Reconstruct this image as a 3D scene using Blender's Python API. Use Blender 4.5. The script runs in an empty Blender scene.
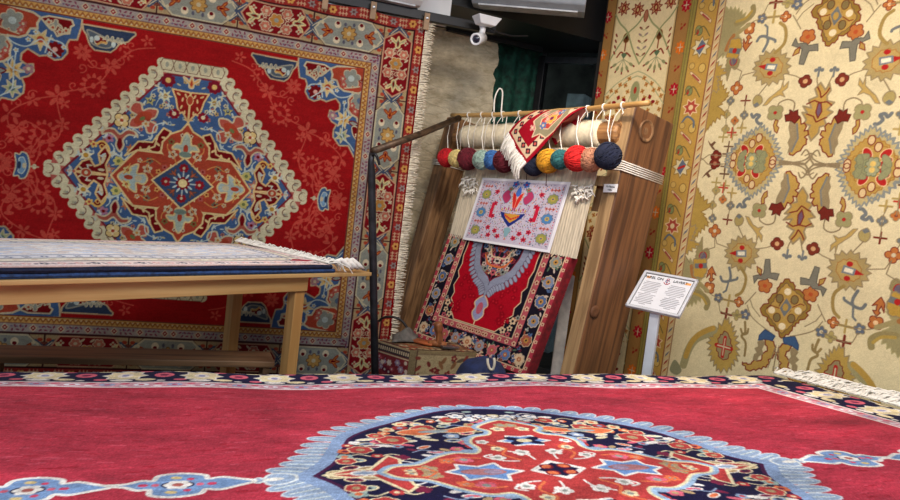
import bpy, bmesh, math, random
import numpy as np
from math import sin, cos, pi, radians, sqrt, atan, atan2
from mathutils import Vector, Matrix
random.seed(7); rng = np.random.default_rng(7)
SC = bpy.context.scene
COL = SC.collection
# ------------------------------------------------------------------ camera
FPX = 690.0; HC = 1.75; PITCH = radians(-5); ROLL = atan(.125)
F_ = np.array([0, cos(PITCH), sin(PITCH)]); R0 = np.array([1., 0, 0]); U0 = np.cross(R0, F_)
RC = cos(ROLL)*R0 + sin(ROLL)*U0; UC = -sin(ROLL)*R0 + cos(ROLL)*U0
CAM = np.array([0, 0, HC])
def ray(x, y): return (x-450)/FPX*RC - (y-250)/FPX*UC + F_
def P(x, y, Y):
    d = ray(x, y); return CAM + d*(Y/d[1])
def PZ(x, y, z):
    d = ray(x, y); return CAM + d*((z-HC)/d[2])
def PP(x, y, o, n):
    d = ray(x, y); return CAM + d*(np.dot(o-CAM, n)/np.dot(d, n))
class Plane:
    def __init__(s, o, a, b):           # origin and two in-plane unit axes
        s.o = np.array(o, float); s.a = np.array(a, float); s.b = np.array(b, float)
        s.n = np.cross(s.a, s.b); s.n /= np.linalg.norm(s.n)
        if np.dot(s.n, CAM-s.o) < 0: s.n = -s.n          # towards the viewer's side
    def uv(s, x, y):
        q = PP(x, y, s.o, s.n)-s.o; return (float(q@s.a), float(q@s.b))
    def at(s, u, v, w=0): return s.o + s.a*u + s.b*v + s.n*w
    def off(s, w): return Plane(s.o+s.n*w, s.a, s.b)
# ------------------------------------------------------------------ object helpers
def tag(o, label=None, cat=None, group=None, kind=None):
    if label: o['label'] = label
    if cat: o['category'] = cat
    if group: o['group'] = group
    if kind: o['kind'] = kind
    return o
def empty(name, loc, label, cat, group=None):
    o = bpy.data.objects.new(name, None); COL.objects.link(o); o.location = tuple(loc); o.empty_display_size = .05
    return tag(o, label, cat, group)
def link(name, me, mat, parent=None, smooth=False):
    o = bpy.data.objects.new(name, me); COL.objects.link(o)
    if mat is not None:
        for m in (mat if isinstance(mat, (list, tuple)) else [mat]): me.materials.append(m)
    if smooth:
        me.polygons.foreach_set('use_smooth', [True]*len(me.polygons))
    if parent is not None:
        o.parent = parent
        o.matrix_parent_inverse = Matrix.Translation(-Vector(parent.location)) if parent.type == 'EMPTY' else Matrix()
    return o
def reorigin(o):
    """put the origin of a one-mesh thing at its own centre"""
    me = o.data; n = len(me.vertices); a = np.empty(n*3, np.float32); me.vertices.foreach_get('co', a)
    a = a.reshape(-1, 3); c = (a.min(0)+a.max(0))/2; c[2] = a[:, 2].min()
    me.vertices.foreach_set('co', (a-c).ravel()); o.location = Vector([float(k) for k in c]) + o.location; return o
class MB:
    """collects shapes, then links them as ONE mesh object"""
    def __init__(s): s.v = []; s.f = []
    def add(s, vs, fs):
        k = len(s.v); s.v += [tuple(map(float, p)) for p in vs]; s.f += [tuple(i+k for i in f) for f in fs]; return s
    def hexa(s, p):                      # 8 corners: bottom ring 0-3, top ring 4-7
        return s.add(p, [(3,2,1,0),(4,5,6,7),(0,1,5,4),(1,2,6,5),(2,3,7,6),(3,0,4,7)])
    def box(s, c, ax, ay, az):           # centre and three half-axis vectors
        c, ax, ay, az = map(lambda t: np.array(t, float), (c, ax, ay, az))
        return s.hexa([c-ax-ay-az, c+ax-ay-az, c+ax+ay-az, c-ax+ay-az, c-ax-ay+az, c+ax-ay+az, c+ax+ay+az, c-ax+ay+az])
    def tube(s, pts, r, n=8, cap=True):
        pts = [np.array(p, float) for p in pts]; m = len(pts)
        rr = r if isinstance(r, (list, tuple)) else [r]*m
        vs = []; fs = []; up = None
        for i in range(m):
            t = pts[min(i+1, m-1)]-pts[max(i-1, 0)]; t /= (np.linalg.norm(t)+1e-9)
            if up is None:
                up = np.array([0, 0, 1.]) if abs(t[2]) < .9 else np.array([1., 0, 0])
            x = np.cross(up, t); x /= (np.linalg.norm(x)+1e-9); y = np.cross(t, x); up = y
            for k in range(n):
                a = 2*pi*k/n; vs.append(pts[i]+(x*cos(a)+y*sin(a))*rr[i])
        for i in range(m-1):
            for k in range(n):
                k2 = (k+1) % n; fs.append((i*n+k, i*n+k2, (i+1)*n+k2, (i+1)*n+k))
        if cap: fs.append(tuple(range(n))[::-1]); fs.append(tuple((m-1)*n+k for k in range(n)))
        return s.add(vs, fs)
    def lathe(s, c, axis, prof, n=24):   # prof: (distance along axis, radius)
        ax = np.array(axis, float); ax /= np.linalg.norm(ax)
        pts = [np.array(c)+ax*h for h, r in prof]
        t = np.array([0, 0, 1.]) if abs(ax[2]) < .9 else np.array([1., 0, 0])
        x = np.cross(t, ax); x /= np.linalg.norm(x); y = np.cross(ax, x); vs = []; fs = []
        for p, (h, r) in zip(pts, prof):
            for k in range(n):
                a = 2*pi*k/n; vs.append(p+(x*cos(a)+y*sin(a))*max(r, 1e-4))
        m = len(prof)
        for i in range(m-1):
            for k in range(n):
                k2 = (k+1) % n; fs.append((i*n+k, i*n+k2, (i+1)*n+k2, (i+1)*n+k))
        fs.append(tuple(range(n))[::-1]); fs.append(tuple((m-1)*n+k for k in range(n)))
        return s.add(vs, fs)
    def grid(s, A):                      # A: (ny,nx,3)
        A = np.asarray(A); ny, nx = A.shape[:2]
        return s.add(A.reshape(-1, 3), [(j*nx+i, j*nx+i+1, (j+1)*nx+i+1, (j+1)*nx+i) for j in range(ny-1) for i in range(nx-1)])
    def build(s, name, mat, parent=None, smooth=False, bevel=0, seg=2):
        me = bpy.data.meshes.new(name); me.from_pydata(s.v, [], s.f); me.update()
        bm = bmesh.new(); bm.from_mesh(me); bmesh.ops.recalc_face_normals(bm, faces=bm.faces); bm.to_mesh(me); bm.free()
        o = link(name, me, mat, parent, smooth)
        if bevel:
            md = o.modifiers.new('bevel', 'BEVEL'); md.width = bevel; md.segments = seg; md.limit_method = 'ANGLE'
        return o
def rib(p0, p1, w, t, nrm):
    """flat strip corners helper: 8 corners of a thin bar from p0 to p1, width w, thickness t along nrm"""
    p0, p1, nrm = map(lambda q: np.array(q, float), (p0, p1, nrm)); d = p1-p0; d /= np.linalg.norm(d)
    s = np.cross(d, nrm); s /= np.linalg.norm(s); s *= w/2; k = nrm/np.linalg.norm(nrm)*t/2
    return [p0-s-k, p0+s-k, p0+s+k, p0-s+k, p1-s-k, p1+s-k, p1+s+k, p1-s+k]
# ------------------------------------------------------------------ materials
def lin(c):
    c = np.asarray(c, float)/255.; return np.where(c <= .04045, c/12.92, ((c+.055)/1.055)**2.4)
def rgba(c): return tuple(float(k) for k in lin(c))+(1.,)
def mat(name, c, rough=.7, metal=0., vary=.12, scale=12., bump=.0, bscale=80., c2=None, stretch=(1,1,1), coat=0., spec=.5):
    m = bpy.data.materials.new(name); m.use_nodes = True; nt = m.node_tree; N = nt.nodes; L = nt.links
    b = N['Principled BSDF']; b.inputs['Roughness'].default_value = rough; b.inputs['Metallic'].default_value = metal
    b.inputs['Coat Weight'].default_value = coat; b.inputs['Specular IOR Level'].default_value = spec
    tc = N.new('ShaderNodeTexCoord'); mp = N.new('ShaderNodeMapping'); mp.inputs['Scale'].default_value = stretch
    L.new(tc.outputs['Object'], mp.inputs['Vector'])
    nz = N.new('ShaderNodeTexNoise'); nz.inputs['Scale'].default_value = scale; nz.inputs['Detail'].default_value = 6
    L.new(mp.outputs['Vector'], nz.inputs['Vector'])
    rp = N.new('ShaderNodeValToRGB'); c = np.array(c, float)
    lo = np.clip(c*(1-vary), 0, 255) if c2 is None else np.array(c2, float); hi = np.clip(c*(1+vary), 0, 255) if c2 is None else c
    rp.color_ramp.elements[0].color = rgba(lo); rp.color_ramp.elements[1].color = rgba(hi)
    rp.color_ramp.elements[0].position = .32; rp.color_ramp.elements[1].position = .68
    L.new(nz.outputs['Fac'], rp.inputs['Fac']); L.new(rp.outputs['Color'], b.inputs['Base Color'])
    if bump:
        n2 = N.new('ShaderNodeTexNoise'); n2.inputs['Scale'].default_value = bscale; n2.inputs['Detail'].default_value = 4
        L.new(mp.outputs['Vector'], n2.inputs['Vector'])
        bp = N.new('ShaderNodeBump'); bp.inputs['Strength'].default_value = bump; bp.inputs['Distance'].default_value = .02
        L.new(n2.outputs['Fac'], bp.inputs['Height']); L.new(bp.outputs['Normal'], b.inputs['Normal'])
    return m
def wood(name, c, c2, direction, rough=.6, scale=3., bump=.25):
    """wood whose grain runs along 'direction'"""
    m = bpy.data.materials.new(name); m.use_nodes = True; nt = m.node_tree; N = nt.nodes; L = nt.links
    b = N['Principled BSDF']; b.inputs['Roughness'].default_value = rough
    g = N.new('ShaderNodeNewGeometry')
    d = np.array(direction, float); d /= np.linalg.norm(d); t = np.array([0, 0, 1.]) if abs(d[2]) < .8 else np.array([1., 0, 0])
    x = np.cross(t, d); x /= np.linalg.norm(x); y = np.cross(d, x); cb = N.new('ShaderNodeCombineXYZ')
    for k, (ax, sc) in enumerate(((x, 9.), (y, 9.), (d, .55))):
        dp = N.new('ShaderNodeVectorMath'); dp.operation = 'DOT_PRODUCT'; L.new(g.outputs['Position'], dp.inputs[0]); dp.inputs[1].default_value = tuple(ax*sc)
        L.new(dp.outputs['Value'], cb.inputs[k])
    nz = N.new('ShaderNodeTexNoise'); nz.inputs['Scale'].default_value = scale; nz.inputs['Detail'].default_value = 9; nz.inputs['Distortion'].default_value = .6
    L.new(cb.outputs['Vector'], nz.inputs['Vector'])
    rp = N.new('ShaderNodeValToRGB'); rp.color_ramp.elements[0].color = rgba(c2); rp.color_ramp.elements[1].color = rgba(c)
    rp.color_ramp.elements[0].position = .36; rp.color_ramp.elements[1].position = .62
    L.new(nz.outputs['Fac'], rp.inputs['Fac']); L.new(rp.outputs['Color'], b.inputs['Base Color'])
    bp = N.new('ShaderNodeBump'); bp.inputs['Strength'].default_value = bump; bp.inputs['Distance'].default_value = .01
    L.new(nz.outputs['Fac'], bp.inputs['Height']); L.new(bp.outputs['Normal'], b.inputs['Normal'])
    return m
def woven(name, sheen=.0, rough=.95, kscale=260., bump=.35):
    """pile cloth: colour from the knotted pattern stored on the mesh, fine knot relief from noise"""
    m = bpy.data.materials.new(name); m.use_nodes = True; nt = m.node_tree; N = nt.nodes; L = nt.links
    b = N['Principled BSDF']; b.inputs['Roughness'].default_value = rough; b.inputs['Specular IOR Level'].default_value = .06
    b.inputs['Sheen Weight'].default_value = sheen; b.inputs['Sheen Roughness'].default_value = .5
    at = N.new('ShaderNodeAttribute'); at.attribute_name = 'knots'
    tc = N.new('ShaderNodeTexCoord'); nz = N.new('ShaderNodeTexNoise'); nz.inputs['Scale'].default_value = kscale; nz.inputs['Detail'].default_value = 3
    L.new(tc.outputs['Object'], nz.inputs['Vector'])
    mr = N.new('ShaderNodeMapRange'); mr.inputs['To Min'].default_value = .82; mr.inputs['To Max'].default_value = 1.18
    L.new(nz.outputs['Fac'], mr.inputs['Value'])
    mx = N.new('ShaderNodeVectorMath'); mx.operation = 'SCALE'
    L.new(at.outputs['Color'], mx.inputs[0]); L.new(mr.outputs['Result'], mx.inputs['Scale']); L.new(mx.outputs['Vector'], b.inputs['Base Color'])
    bp = N.new('ShaderNodeBump'); bp.inputs['Strength'].default_value = bump; bp.inputs['Distance'].default_value = .006
    L.new(nz.outputs['Fac'], bp.inputs['Height']); L.new(bp.outputs['Normal'], b.inputs['Normal'])
    return m
# ------------------------------------------------------------------ pattern drafting (a knot chart, drawn with shapes)
def cat(pts, n=6, closed=True):
    p = np.asarray(pts, float); m = len(p); out = []
    rngi = range(m) if closed else range(m-1)
    for i in rngi:
        if closed: a, b, c, d = p[i-1], p[i], p[(i+1) % m], p[(i+2) % m]
        else: a, b, c, d = p[max(i-1, 0)], p[i], p[i+1], p[min(i+2, m-1)]
        for k in range(n):
            t = k/n; out.append(.5*((2*b)+(c-a)*t+(2*a-5*b+4*c-d)*t*t+(3*b-a-3*c+d)*t**3))
    if not closed: out.append(p[-1])
    return np.array(out)
class Chart:
    def __init__(s, u0, u1, v0, v1, ru, rv=None, ss=2, bg=(150, 20, 25)):
        rv = rv or ru; s.u0, s.u1, s.v0, s.v1 = u0, u1, v0, v1; s.ss = ss
        s.nx = int((u1-u0)*ru); s.ny = int((v1-v0)*rv); s.W = s.nx*ss; s.H = s.ny*ss
        s.im = np.empty((s.H, s.W, 3), np.float32); s.im[:] = bg
        s.sym = [lambda p: p]; s.kx = s.W/(u1-u0); s.ky = s.H/(v1-v0)
    def mirror(s, x=None, y=None):
        f = [lambda p: p]
        if x is not None: f = f+[lambda p: np.c_[2*x-p[:, 0], p[:, 1]]]
        if y is not None: f = f+[(lambda p, g=g: (lambda q: np.c_[q[:, 0], 2*y-q[:, 1]])(g(p))) for g in f]
        s.sym = f; return s
    def px(s, p): return np.c_[(p[:, 0]-s.u0)*s.kx, (p[:, 1]-s.v0)*s.ky]
    def poly(s, pts, col, out=None, w=.008):
        pts = np.asarray(pts, float)
        for g in s.sym:
            q = s.px(g(pts)); x0, y0 = np.floor(q.min(0)).astype(int); x1, y1 = np.ceil(q.max(0)).astype(int)+1
            x0 = max(x0, 0); y0 = max(y0, 0); x1 = min(x1, s.W); y1 = min(y1, s.H)
            if x1 <= x0 or y1 <= y0: continue
            xs = np.arange(x0, x1)+.5; ys = np.arange(y0, y1)+.5; ins = np.zeros((y1-y0, x1-x0), bool)
            r = np.roll(q, -1, 0)
            for (ax, ay), (bx, by) in zip(q, r):
                c = (ay > ys) != (by > ys)
                if not c.any(): continue
                rows = np.nonzero(c)[0]; xi = ax+(ys[rows]-ay)*(bx-ax)/(by-ay)
                ins[rows] ^= xs[None, :] < xi[:, None]
            s.im[y0:y1, x0:x1][ins] = col
        if out is not None: s.line(np.r_[pts, pts[:1]], w, out)
        return s
    def line(s, pts, w, col):
        pts = np.asarray(pts, float)
        for g in s.sym:
            q = g(pts)
            for a, b in zip(q[:-1], q[1:]):
                x0 = int(max((min(a[0], b[0])-w-s.u0)*s.kx, 0)); x1 = int(min((max(a[0], b[0])+w-s.u0)*s.kx+2, s.W))
                y0 = int(max((min(a[1], b[1])-w-s.v0)*s.ky, 0)); y1 = int(min((max(a[1], b[1])+w-s.v0)*s.ky+2, s.H))
                if x1 <= x0 or y1 <= y0: continue
                X = (np.arange(x0, x1)+.5)/s.kx+s.u0; Y = ((np.arange(y0, y1)+.5)/s.ky+s.v0)[:, None]
                d = b-a; L = d@d+1e-12; t = np.clip(((X-a[0])*d[0]+(Y-a[1])*d[1])/L, 0, 1)
                m = (X-a[0]-t*d[0])**2+(Y-a[1]-t*d[1])**2 < (w/2)**2
                s.im[y0:y1, x0:x1][m] = col
        return s
    def curve(s, pts, w, col): return s.line(cat(pts, 6, False), w, col)
    def blob(s, pts, col, out=None, w=.008): return s.poly(cat(pts, 5), col, out, w)
    def ell(s, p, rx, ry, col, a=0., n=18, out=None, w=.006):
        t = np.linspace(0, 2*pi, n, endpoint=False); x = rx*np.cos(t); y = ry*np.sin(t)
        return s.poly(np.c_[p[0]+x*cos(a)-y*sin(a), p[1]+x*sin(a)+y*cos(a)], col, out, w)
    def shape(s, pts, p, sc, a, col, out=None, w=.006, smooth=True):
        q = np.asarray(pts, float)*sc; q = np.c_[p[0]+q[:, 0]*cos(a)-q[:, 1]*sin(a), p[1]+q[:, 0]*sin(a)+q[:, 1]*cos(a)]
        return s.blob(q, col, out, w) if smooth else s.poly(q, col, out, w)
    def flower(s, p, r, n, col, cen, a=0., out=None, cr=.35, pw=.36):
        for k in range(n):
            b = a+2*pi*k/n; c = (p[0]+cos(b)*r*.6, p[1]+sin(b)*r*.6)
            if out is not None: s.ell(c, r*.45+.005, r*pw+.005, out, b, 12)
        for k in range(n):
            b = a+2*pi*k/n; s.ell((p[0]+cos(b)*r*.6, p[1]+sin(b)*r*.6), r*.42, r*pw, col, b, 12)
        s.ell(p, r*cr, r*cr, cen, 0, 12); return s
    def star(s, p, r, n, col, cen=None, a=0., q=.45, out=None):
        t = np.arange(2*n)*pi/n+a; R = np.where(np.arange(2*n) % 2 == 0, r, r*q)
        s.poly(np.c_[p[0]+R*np.cos(t), p[1]+R*np.sin(t)], col, out)
        if cen is not None: s.ell(p, r*.3, r*.3, cen, 0, 10)
        return s
    def scroll(s, p, r, a, w, col, turns=1.3, hand=1):
        t = np.linspace(0, 2*pi*turns, 22); R = r*(1-t/t[-1]*.85)
        return s.line(np.c_[p[0]+R*np.cos(a+hand*t), p[1]+R*np.sin(a+hand*t)], w, col)
    def tulip(s, p, sc, a, col, out, inner=None):
        pts = [(0,-.5),(.25,-.35),(.3,0),(.75,.35),(.95,.75),(.55,.6),(.28,.35),(.12,.75),(0,1),(-.12,.75),(-.28,.35),(-.55,.6),(-.95,.75),(-.75,.35),(-.3,0),(-.25,-.35)]
        s.shape(pts, p, sc, a, col, out, sc*.16)
        if inner is not None: s.shape([(0,-.3),(.15,0),(0,.5),(-.15,0)], p, sc, a, inner)
        return s
    def palm(s, p, sc, a, col, out, c2, c3):
        """palmette: serrated fan with two inner layers"""
        t = np.linspace(-.5, pi+.5, 19); R = np.where(np.arange(19) % 2 == 0, 1., .8)
        f = np.r_[np.c_[R*np.cos(t), R*np.sin(t)*1.1], [[-.35, -.75], [0, -.95], [.35, -.75]]]
        s.shape(f, p, sc, a, col, out, sc*.12, False)
        s.shape([(0,-.6),(.5,-.1),(.45,.4),(0,.8),(-.45,.4),(-.5,-.1)], p, sc, a, c2)
        s.shape([(0,-.35),(.22,.05),(0,.45),(-.22,.05)], p, sc, a, c3); return s
    def done(s, abrash=.05, knot=.05, streak=1, sat=1., mul=1.):
        im = s.im.reshape(s.ny, s.ss, s.nx, s.ss, 3).mean((1, 3)); gr = im@np.array([.3, .59, .11], np.float32); im = (gr[..., None]+(im-gr[..., None])*sat)*np.array(mul, np.float32)
        n = np.zeros((s.ny, s.nx), np.float32)
        for k, am in ((64, .5), (24, .35), (8, .3), (3, .3)):
            gy = s.ny//max(k//(3 if streak else 1), 1)+2; gx = s.nx//k+2; g = rng.standard_normal((gy, gx)).astype(np.float32)
            yy = np.linspace(0, gy-1.001, s.ny); xx = np.linspace(0, gx-1.001, s.nx); yi = yy.astype(int); xi = xx.astype(int); fy = (yy-yi)[:, None]; fx = (xx-xi)[None, :]
            A = g[yi][:, xi]; B = g[yi][:, np.minimum(xi+1, gx-1)]; C2 = g[np.minimum(yi+1, gy-1)][:, xi]; D = g[np.minimum(yi+1, gy-1)][:, np.minimum(xi+1, gx-1)]
            n += am*((A*(1-fx)+B*fx)*(1-fy)+(C2*(1-fx)+D*fx)*fy)
        im = im*(1+abrash*n[..., None])+rng.standard_normal(im.shape[:2]).astype(np.float32)[..., None]*knot*(20+.4*im)
        return np.clip(im, 0, 255)
def pile_mesh(name, ch, posfn, mat_, parent, thick=.012, down=None, gain=1., im=None, lift=0):
    """the knotted pile: a fine grid carrying one colour per knot, with a rim and a back"""
    if im is None: im = ch.done()
    ny, nx = im.shape[:2]
    u = np.linspace(ch.u0, ch.u1, nx); v = np.linspace(ch.v0, ch.v1, ny); Ug, Vg = np.meshgrid(u, v)
    A = posfn(Ug, Vg).astype(np.float64)
    rim = np.r_[np.arange(nx), np.arange(1, ny)*nx+nx-1, (ny-1)*nx+np.arange(nx-2, -1, -1), np.arange(ny-2, 0, -1)*nx]
    co = A.reshape(-1, 3); back = co[rim]-np.array(down)*thick
    st = 40; ji = np.unique(np.r_[np.arange(0, ny, st), ny-1]); ii = np.unique(np.r_[np.arange(0, nx, st), nx-1])
    bk = A[np.ix_(ji, ii)].reshape(-1, 3)-np.array(down)*thick
    allco = np.r_[co, back, bk].astype(np.float32)
    idx = np.arange(ny*nx).reshape(ny, nx)
    q = np.stack([idx[:-1, :-1], idx[:-1, 1:], idx[1:, 1:], idx[1:, :-1]], -1).reshape(-1, 4)
    m = len(rim); k0 = ny*nx; r2 = np.roll(np.arange(m), -1)
    q2 = np.stack([rim[r2], rim, k0+np.arange(m), k0+r2], -1)
    k1 = k0+m; bi = np.arange(len(bk)).reshape(len(ji), len(ii))+k1
    q3 = np.stack([bi[:-1, :-1], bi[1:, :-1], bi[1:, 1:], bi[:-1, 1:]], -1).reshape(-1, 4)
    Q = np.r_[q, q2, q3].astype(np.int32)
    if np.dot(np.cross(A[0, 1]-A[0, 0], A[1, 0]-A[0, 0]), np.array(down)) < 0: Q = Q[:, ::-1]
    me = bpy.data.meshes.new(name); me.vertices.add(len(allco)); me.vertices.foreach_set('co', allco.ravel())
    me.loops.add(Q.size); me.loops.foreach_set('vertex_index', np.ascontiguousarray(Q).ravel())
    me.polygons.add(len(Q)); me.polygons.foreach_set('loop_start', np.arange(0, Q.size, 4, dtype=np.int32))
    me.polygons.foreach_set('loop_total', np.full(len(Q), 4, np.int32)); me.update(calc_edges=True); me.validate()
    c = im.reshape(-1, 3); rimc = c[rim]*.8; bkc = np.tile(c.mean(0), (len(bk), 1))
    C3 = np.ones((len(allco), 4), np.float32); C3[:, :3] = np.clip(lin(np.r_[c, rimc, bkc])*gain, 0, .95)
    at = me.color_attributes.new('knots', 'FLOAT_COLOR', 'POINT'); at.data.foreach_set('color', C3.ravel())
    return link(name, me, mat_, parent, True)
def fringe(name, p0, p1, outv, nrm, n, length, mat_, parent, r=.004, jit=.5, droop=0):
    """white warp ends: many thin tapering tassels along an edge"""
    b = MB(); p0, p1, outv, nrm = map(lambda t: np.array(t, float), (p0, p1, outv, nrm)); al = (p1-p0)/np.linalg.norm(p1-p0)
    for i in range(n):
        t = (i+random.random()*.8)/n; a = p0+(p1-p0)*t; l = length*random.uniform(.75, 1.1)
        s = al*random.uniform(-jit, jit)*l; k = nrm*random.uniform(.0, .03)
        pts = [a-outv*.01, a+outv*l*.4+s*.3+k, a+outv*l*.75+s*.8+k*.7-nrm*droop*.4, a+outv*l+s*random.uniform(.6, 1.4)-nrm*droop]
        b.tube(pts, [r*1.2, r, r*.9, r*.5], 4, False)
    return b.build(name, mat_, parent, True)
# ================================================================== shared cloth materials
M_PILE = woven('wool_pile'); M_PILE_SHEEN = woven('wool_pile_soft', sheen=.04)
M_FRINGE = mat('cotton_fringe', (222, 212, 190), .95, vary=.08, scale=40)
M_FRINGE_W = mat('white_cotton_fringe', (236, 232, 222), .95, vary=.06, scale=40)
# colours of the dyes
RED = (168, 18, 22); DRED = (120, 14, 20); BLUE = (64, 96, 148); DBLUE = (48, 62, 92); CREAM = (205, 192, 160); CORAL = (178, 66, 44)
PINK = (186, 92, 84); YEL = (208, 158, 84); LILAC = (166, 154, 152); GREY = (146, 150, 142); PALE = (190, 205, 205); OCH = (190, 130, 60)
GHOST = (206, 72, 60); DARK = (60, 22, 28)
# ================================================================== big red medallion carpet hanging on the left wall
WANG = radians(90-70.8)
WL = Plane(P(350, 200, 5.5)*np.array([1, 1, 0]), (cos(WANG), sin(WANG), 0), (0, 0, 1))
WCU, WCV = -1.245, 1.55
def left_rug():
    c = Chart(-1.70, 1.70, -1.50, 1.50, 215, ss=2, bg=RED)
    def L(o, s, pts): return [(lambda q: (q[0]-WCU, q[1]-WCV))(WL.uv(o[0]+x/s, o[1]+y/s)) for x, y in pts]
    def L1(o, s, x, y): return L(o, s, [(x, y)])[0]
    c.mirror(0, 0); K = 6.67
    # ---- red field with tone-on-tone flowers
    gh = [(267.7,92,6,.075),(293,87,8,.07),(255,77,5,.045),(306,132,5,.09),(298,156,6,.06),(340,158,3,.085),(332,176,6,.07),(324,141,5,.06),(324,232,5,.08),(240,58,5,.05),(262,70,4,.05),(285,122,4,.05),(300,137,5,.05),(318,205,5,.06),(338,200,6,.075),(284,72,4,.04)]
    for x, y, n, r in gh:
        p = L1((0, 0), 1, x, y); c.flower(p, r*.85, n, GHOST, RED, random.random()*3, cr=.16, pw=.2)
    for x, y in ((279,114),(312,177),(304.5,228)):
        p = L1((0, 0), 1, x, y); c.flower(p, .085, 12, GHOST, GHOST, cr=.5, pw=.15); c.ell(p, .05, .055, RED); c.ell(p, .015, .02, GHOST)
    ghl = [[(232,62),(250,70),(262,84),(267,92),(280,97),(293,87)],[(267,92),(272,105),(279,114),(292,122),(306,132),(298,156)],[(306,132),(322,140),(340,158),(332,176),(318,186),(312,177)],[(312,177),(300,170),(298,156)],[(304,228),(314,214),(318,205),(330,196),(338,200)],[(304,228),(316,236),(324,232),(334,220)],[(318,205),(312,190),(312,177)]]
    for g in ghl: c.curve(L((0, 0), 1, g), .009, GHOST)
    for x, y, h in ((250,70,1),(280,97,-1),(292,122,1),(322,140,-1),(332,150,1),(300,170,-1),(330,196,1),(314,214,-1),(334,220,1),(316,236,-1),(258,88,1),(288,104,-1)):
        p = L1((0, 0), 1, x+3, y-3); c.scroll(p, .035, random.random()*6, .008, GHOST, 1.1, h)
    # ---- spandrels
    hp = L((240, 40), K, [(75,110),(92,130),(112,165),(160,195),(175,230),(200,262),(290,280),(318,262),(330,245),(350,205),(372,182),(380,150),(80,95)])
    c.poly(hp, DBLUE, (196,170,134), .011)
    c.blob(L((240, 40), K, [(180,180),(215,190),(300,175),(350,175),(330,215),(300,250),(225,245),(195,215)]), (84,96,110), (150,150,140), .01)
    c.blob(L((240, 40), K, [(240,195),(290,190),(302,215),(290,240),(260,225),(232,220)]), DRED, CREAM, .008)
    c.ell(L1((240, 40), K, 290, 205), .018, .018, PALE); c.line(L((240, 40), K, [(235,215),(262,218),(280,240)]), .014, YEL)
    c.ell(L1((240, 40), K, 192, 210), .014, .022, PALE); c.ell(L1((240, 40), K, 318, 222), .012, .02, PALE)
    for x in (150, 172, 205, 235): c.tulip(L1((240, 40), K, x, 150+x*.13), .028, pi, GREY, CREAM)
    sp = [(297.7,66),(299,78),(305,80),(306.5,85),(304.5,92),(308,99),(313.5,101.5),(320,99.5),(325.5,102),(330,100.5),(335,99),(339,104.5),(338.5,110.5),(334,112.5),(329,110.5),(327.5,116.5),(330.5,121.7),(335.5,125),(332.5,130),(332,137),(338,145.7),(347,146),(352.5,157),(357,160),(370,160),(372,66),(298,58)]
    spp = L((0, 0), 1, sp); c.poly(spp, BLUE, (196,170,134), .012)
    c.poly(L((240, 40), K, [(425,175),(440,190),(440,232),(470,245),(500,270),(520,245),(545,240),(575,215),(600,195),(560,170),(440,150)]), DRED, CREAM, .012)
    for x, y in ((460,222),(490,240),(530,228),(555,205)): c.flower(L1((240, 40), K, x, y), .024, 5, CREAM, CORAL)
    c.tulip(L1((240, 40), K, 520, 195), .045, pi, GREY, CREAM)
    cc = [(600,195),(612,235),(605,262),(640,275),(655,320),(690,345),(745,352),(738,375),(715,400),(718,440),(712,470),(735,500),(770,520),(780,560),(850,600),(900,560),(900,190),(640,180)]
    c.poly(L((240, 40), K, cc), CORAL, CREAM, .014)
    c.flower(L1((240, 40), K, 735, 262), .07, 6, GREY, PALE, .3, CREAM); c.flower(L1((240, 40), K, 790, 410), .065, 6, GREY, (90,110,140), .3, CREAM)
    c.curve(L((240, 40), K, [(690,325),(750,322),(800,310),(815,275)]), .009, CREAM); c.curve(L((240, 40), K, [(745,352),(790,355),(820,320)]), .008, CREAM)
    for x, y in ((680,262),(685,300),(810,310),(740,440),(760,480),(820,350)): c.flower(L1((240, 40), K, x, y), .026, 5, PINK, CREAM)
    c.tulip(L1((240, 40), K, 812, 290), .03, .3, CREAM, DRED)
    # blue band flowers (upper arm and right arm)
    c.flower(L1((240, 40), K, 498, 350), .055, 8, DRED, (225,170,160), 0, None, .3, .3)
    c.star(L1((240, 40), K, 580, 318), .075, 7, (215,185,120), CORAL, .2, .45, CREAM)
    c.star(L1((320, 100), K, 150, 132), .072, 7, (225,185,110), OCH, .5, .45, CREAM)
    c.star(L1((320, 100), K, 140, 240), .06, 7, (170,180,130), (90,110,120), .1, .45, CREAM)
    c.flower(L1((320, 100), K, 78, 105), .035, 5, (170,120,130), CREAM); c.blob(L((320, 100), K, [(185,150),(215,145),(245,165),(215,178)]), GREY, DRED)
    c.blob(L((320, 100), K, [(205,185),(232,180),(250,215),(250,280),(230,265),(210,230)]), DRED, CREAM); c.flower(L1((320, 100), K, 238, 240), .02, 5, CREAM, CORAL)
    for g in ([(470,385),(540,345),(580,318),(640,380),(700,385),(745,365)],[(530,275),(540,345),(545,385)],[(440,330),(470,300),(540,300)]): c.curve(L((240, 40), K, g), .009, PALE)
    for g in ([(155,30),(150,130),(140,240),(190,300),(215,340)],[(95,130),(150,130),(185,100),(165,60)],[(100,215),(140,240)]): c.curve(L((320, 100), K, g), .009, PALE)
    for x, y in ((455,320),(520,385),(610,285),(690,420),(640,340)): c.flower(L1((240, 40), K, x, y), .018, 5, PALE, YEL)
    # ---- medallion
    ou = np.array([(.19,.88),(.905,0)]); outer = [(-.19,.88),(.19,.88),(.905,0),(.19,-.88),(-.19,-.88),(-.905,0)]
    inner = [(-.165,.765),(.165,.765),(.785,0),(.165,-.765),(-.165,-.765),(-.785,0)]
    mid = [(-.185,.868),(.185,.868),(.893,0),(.185,-.868),(-.185,-.868),(-.893,0)]
    s0 = c.sym; c.sym = [lambda p: p]; CLV = (214, 206, 172)
    c.poly(mid, CLV); c.sym = s0
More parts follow.
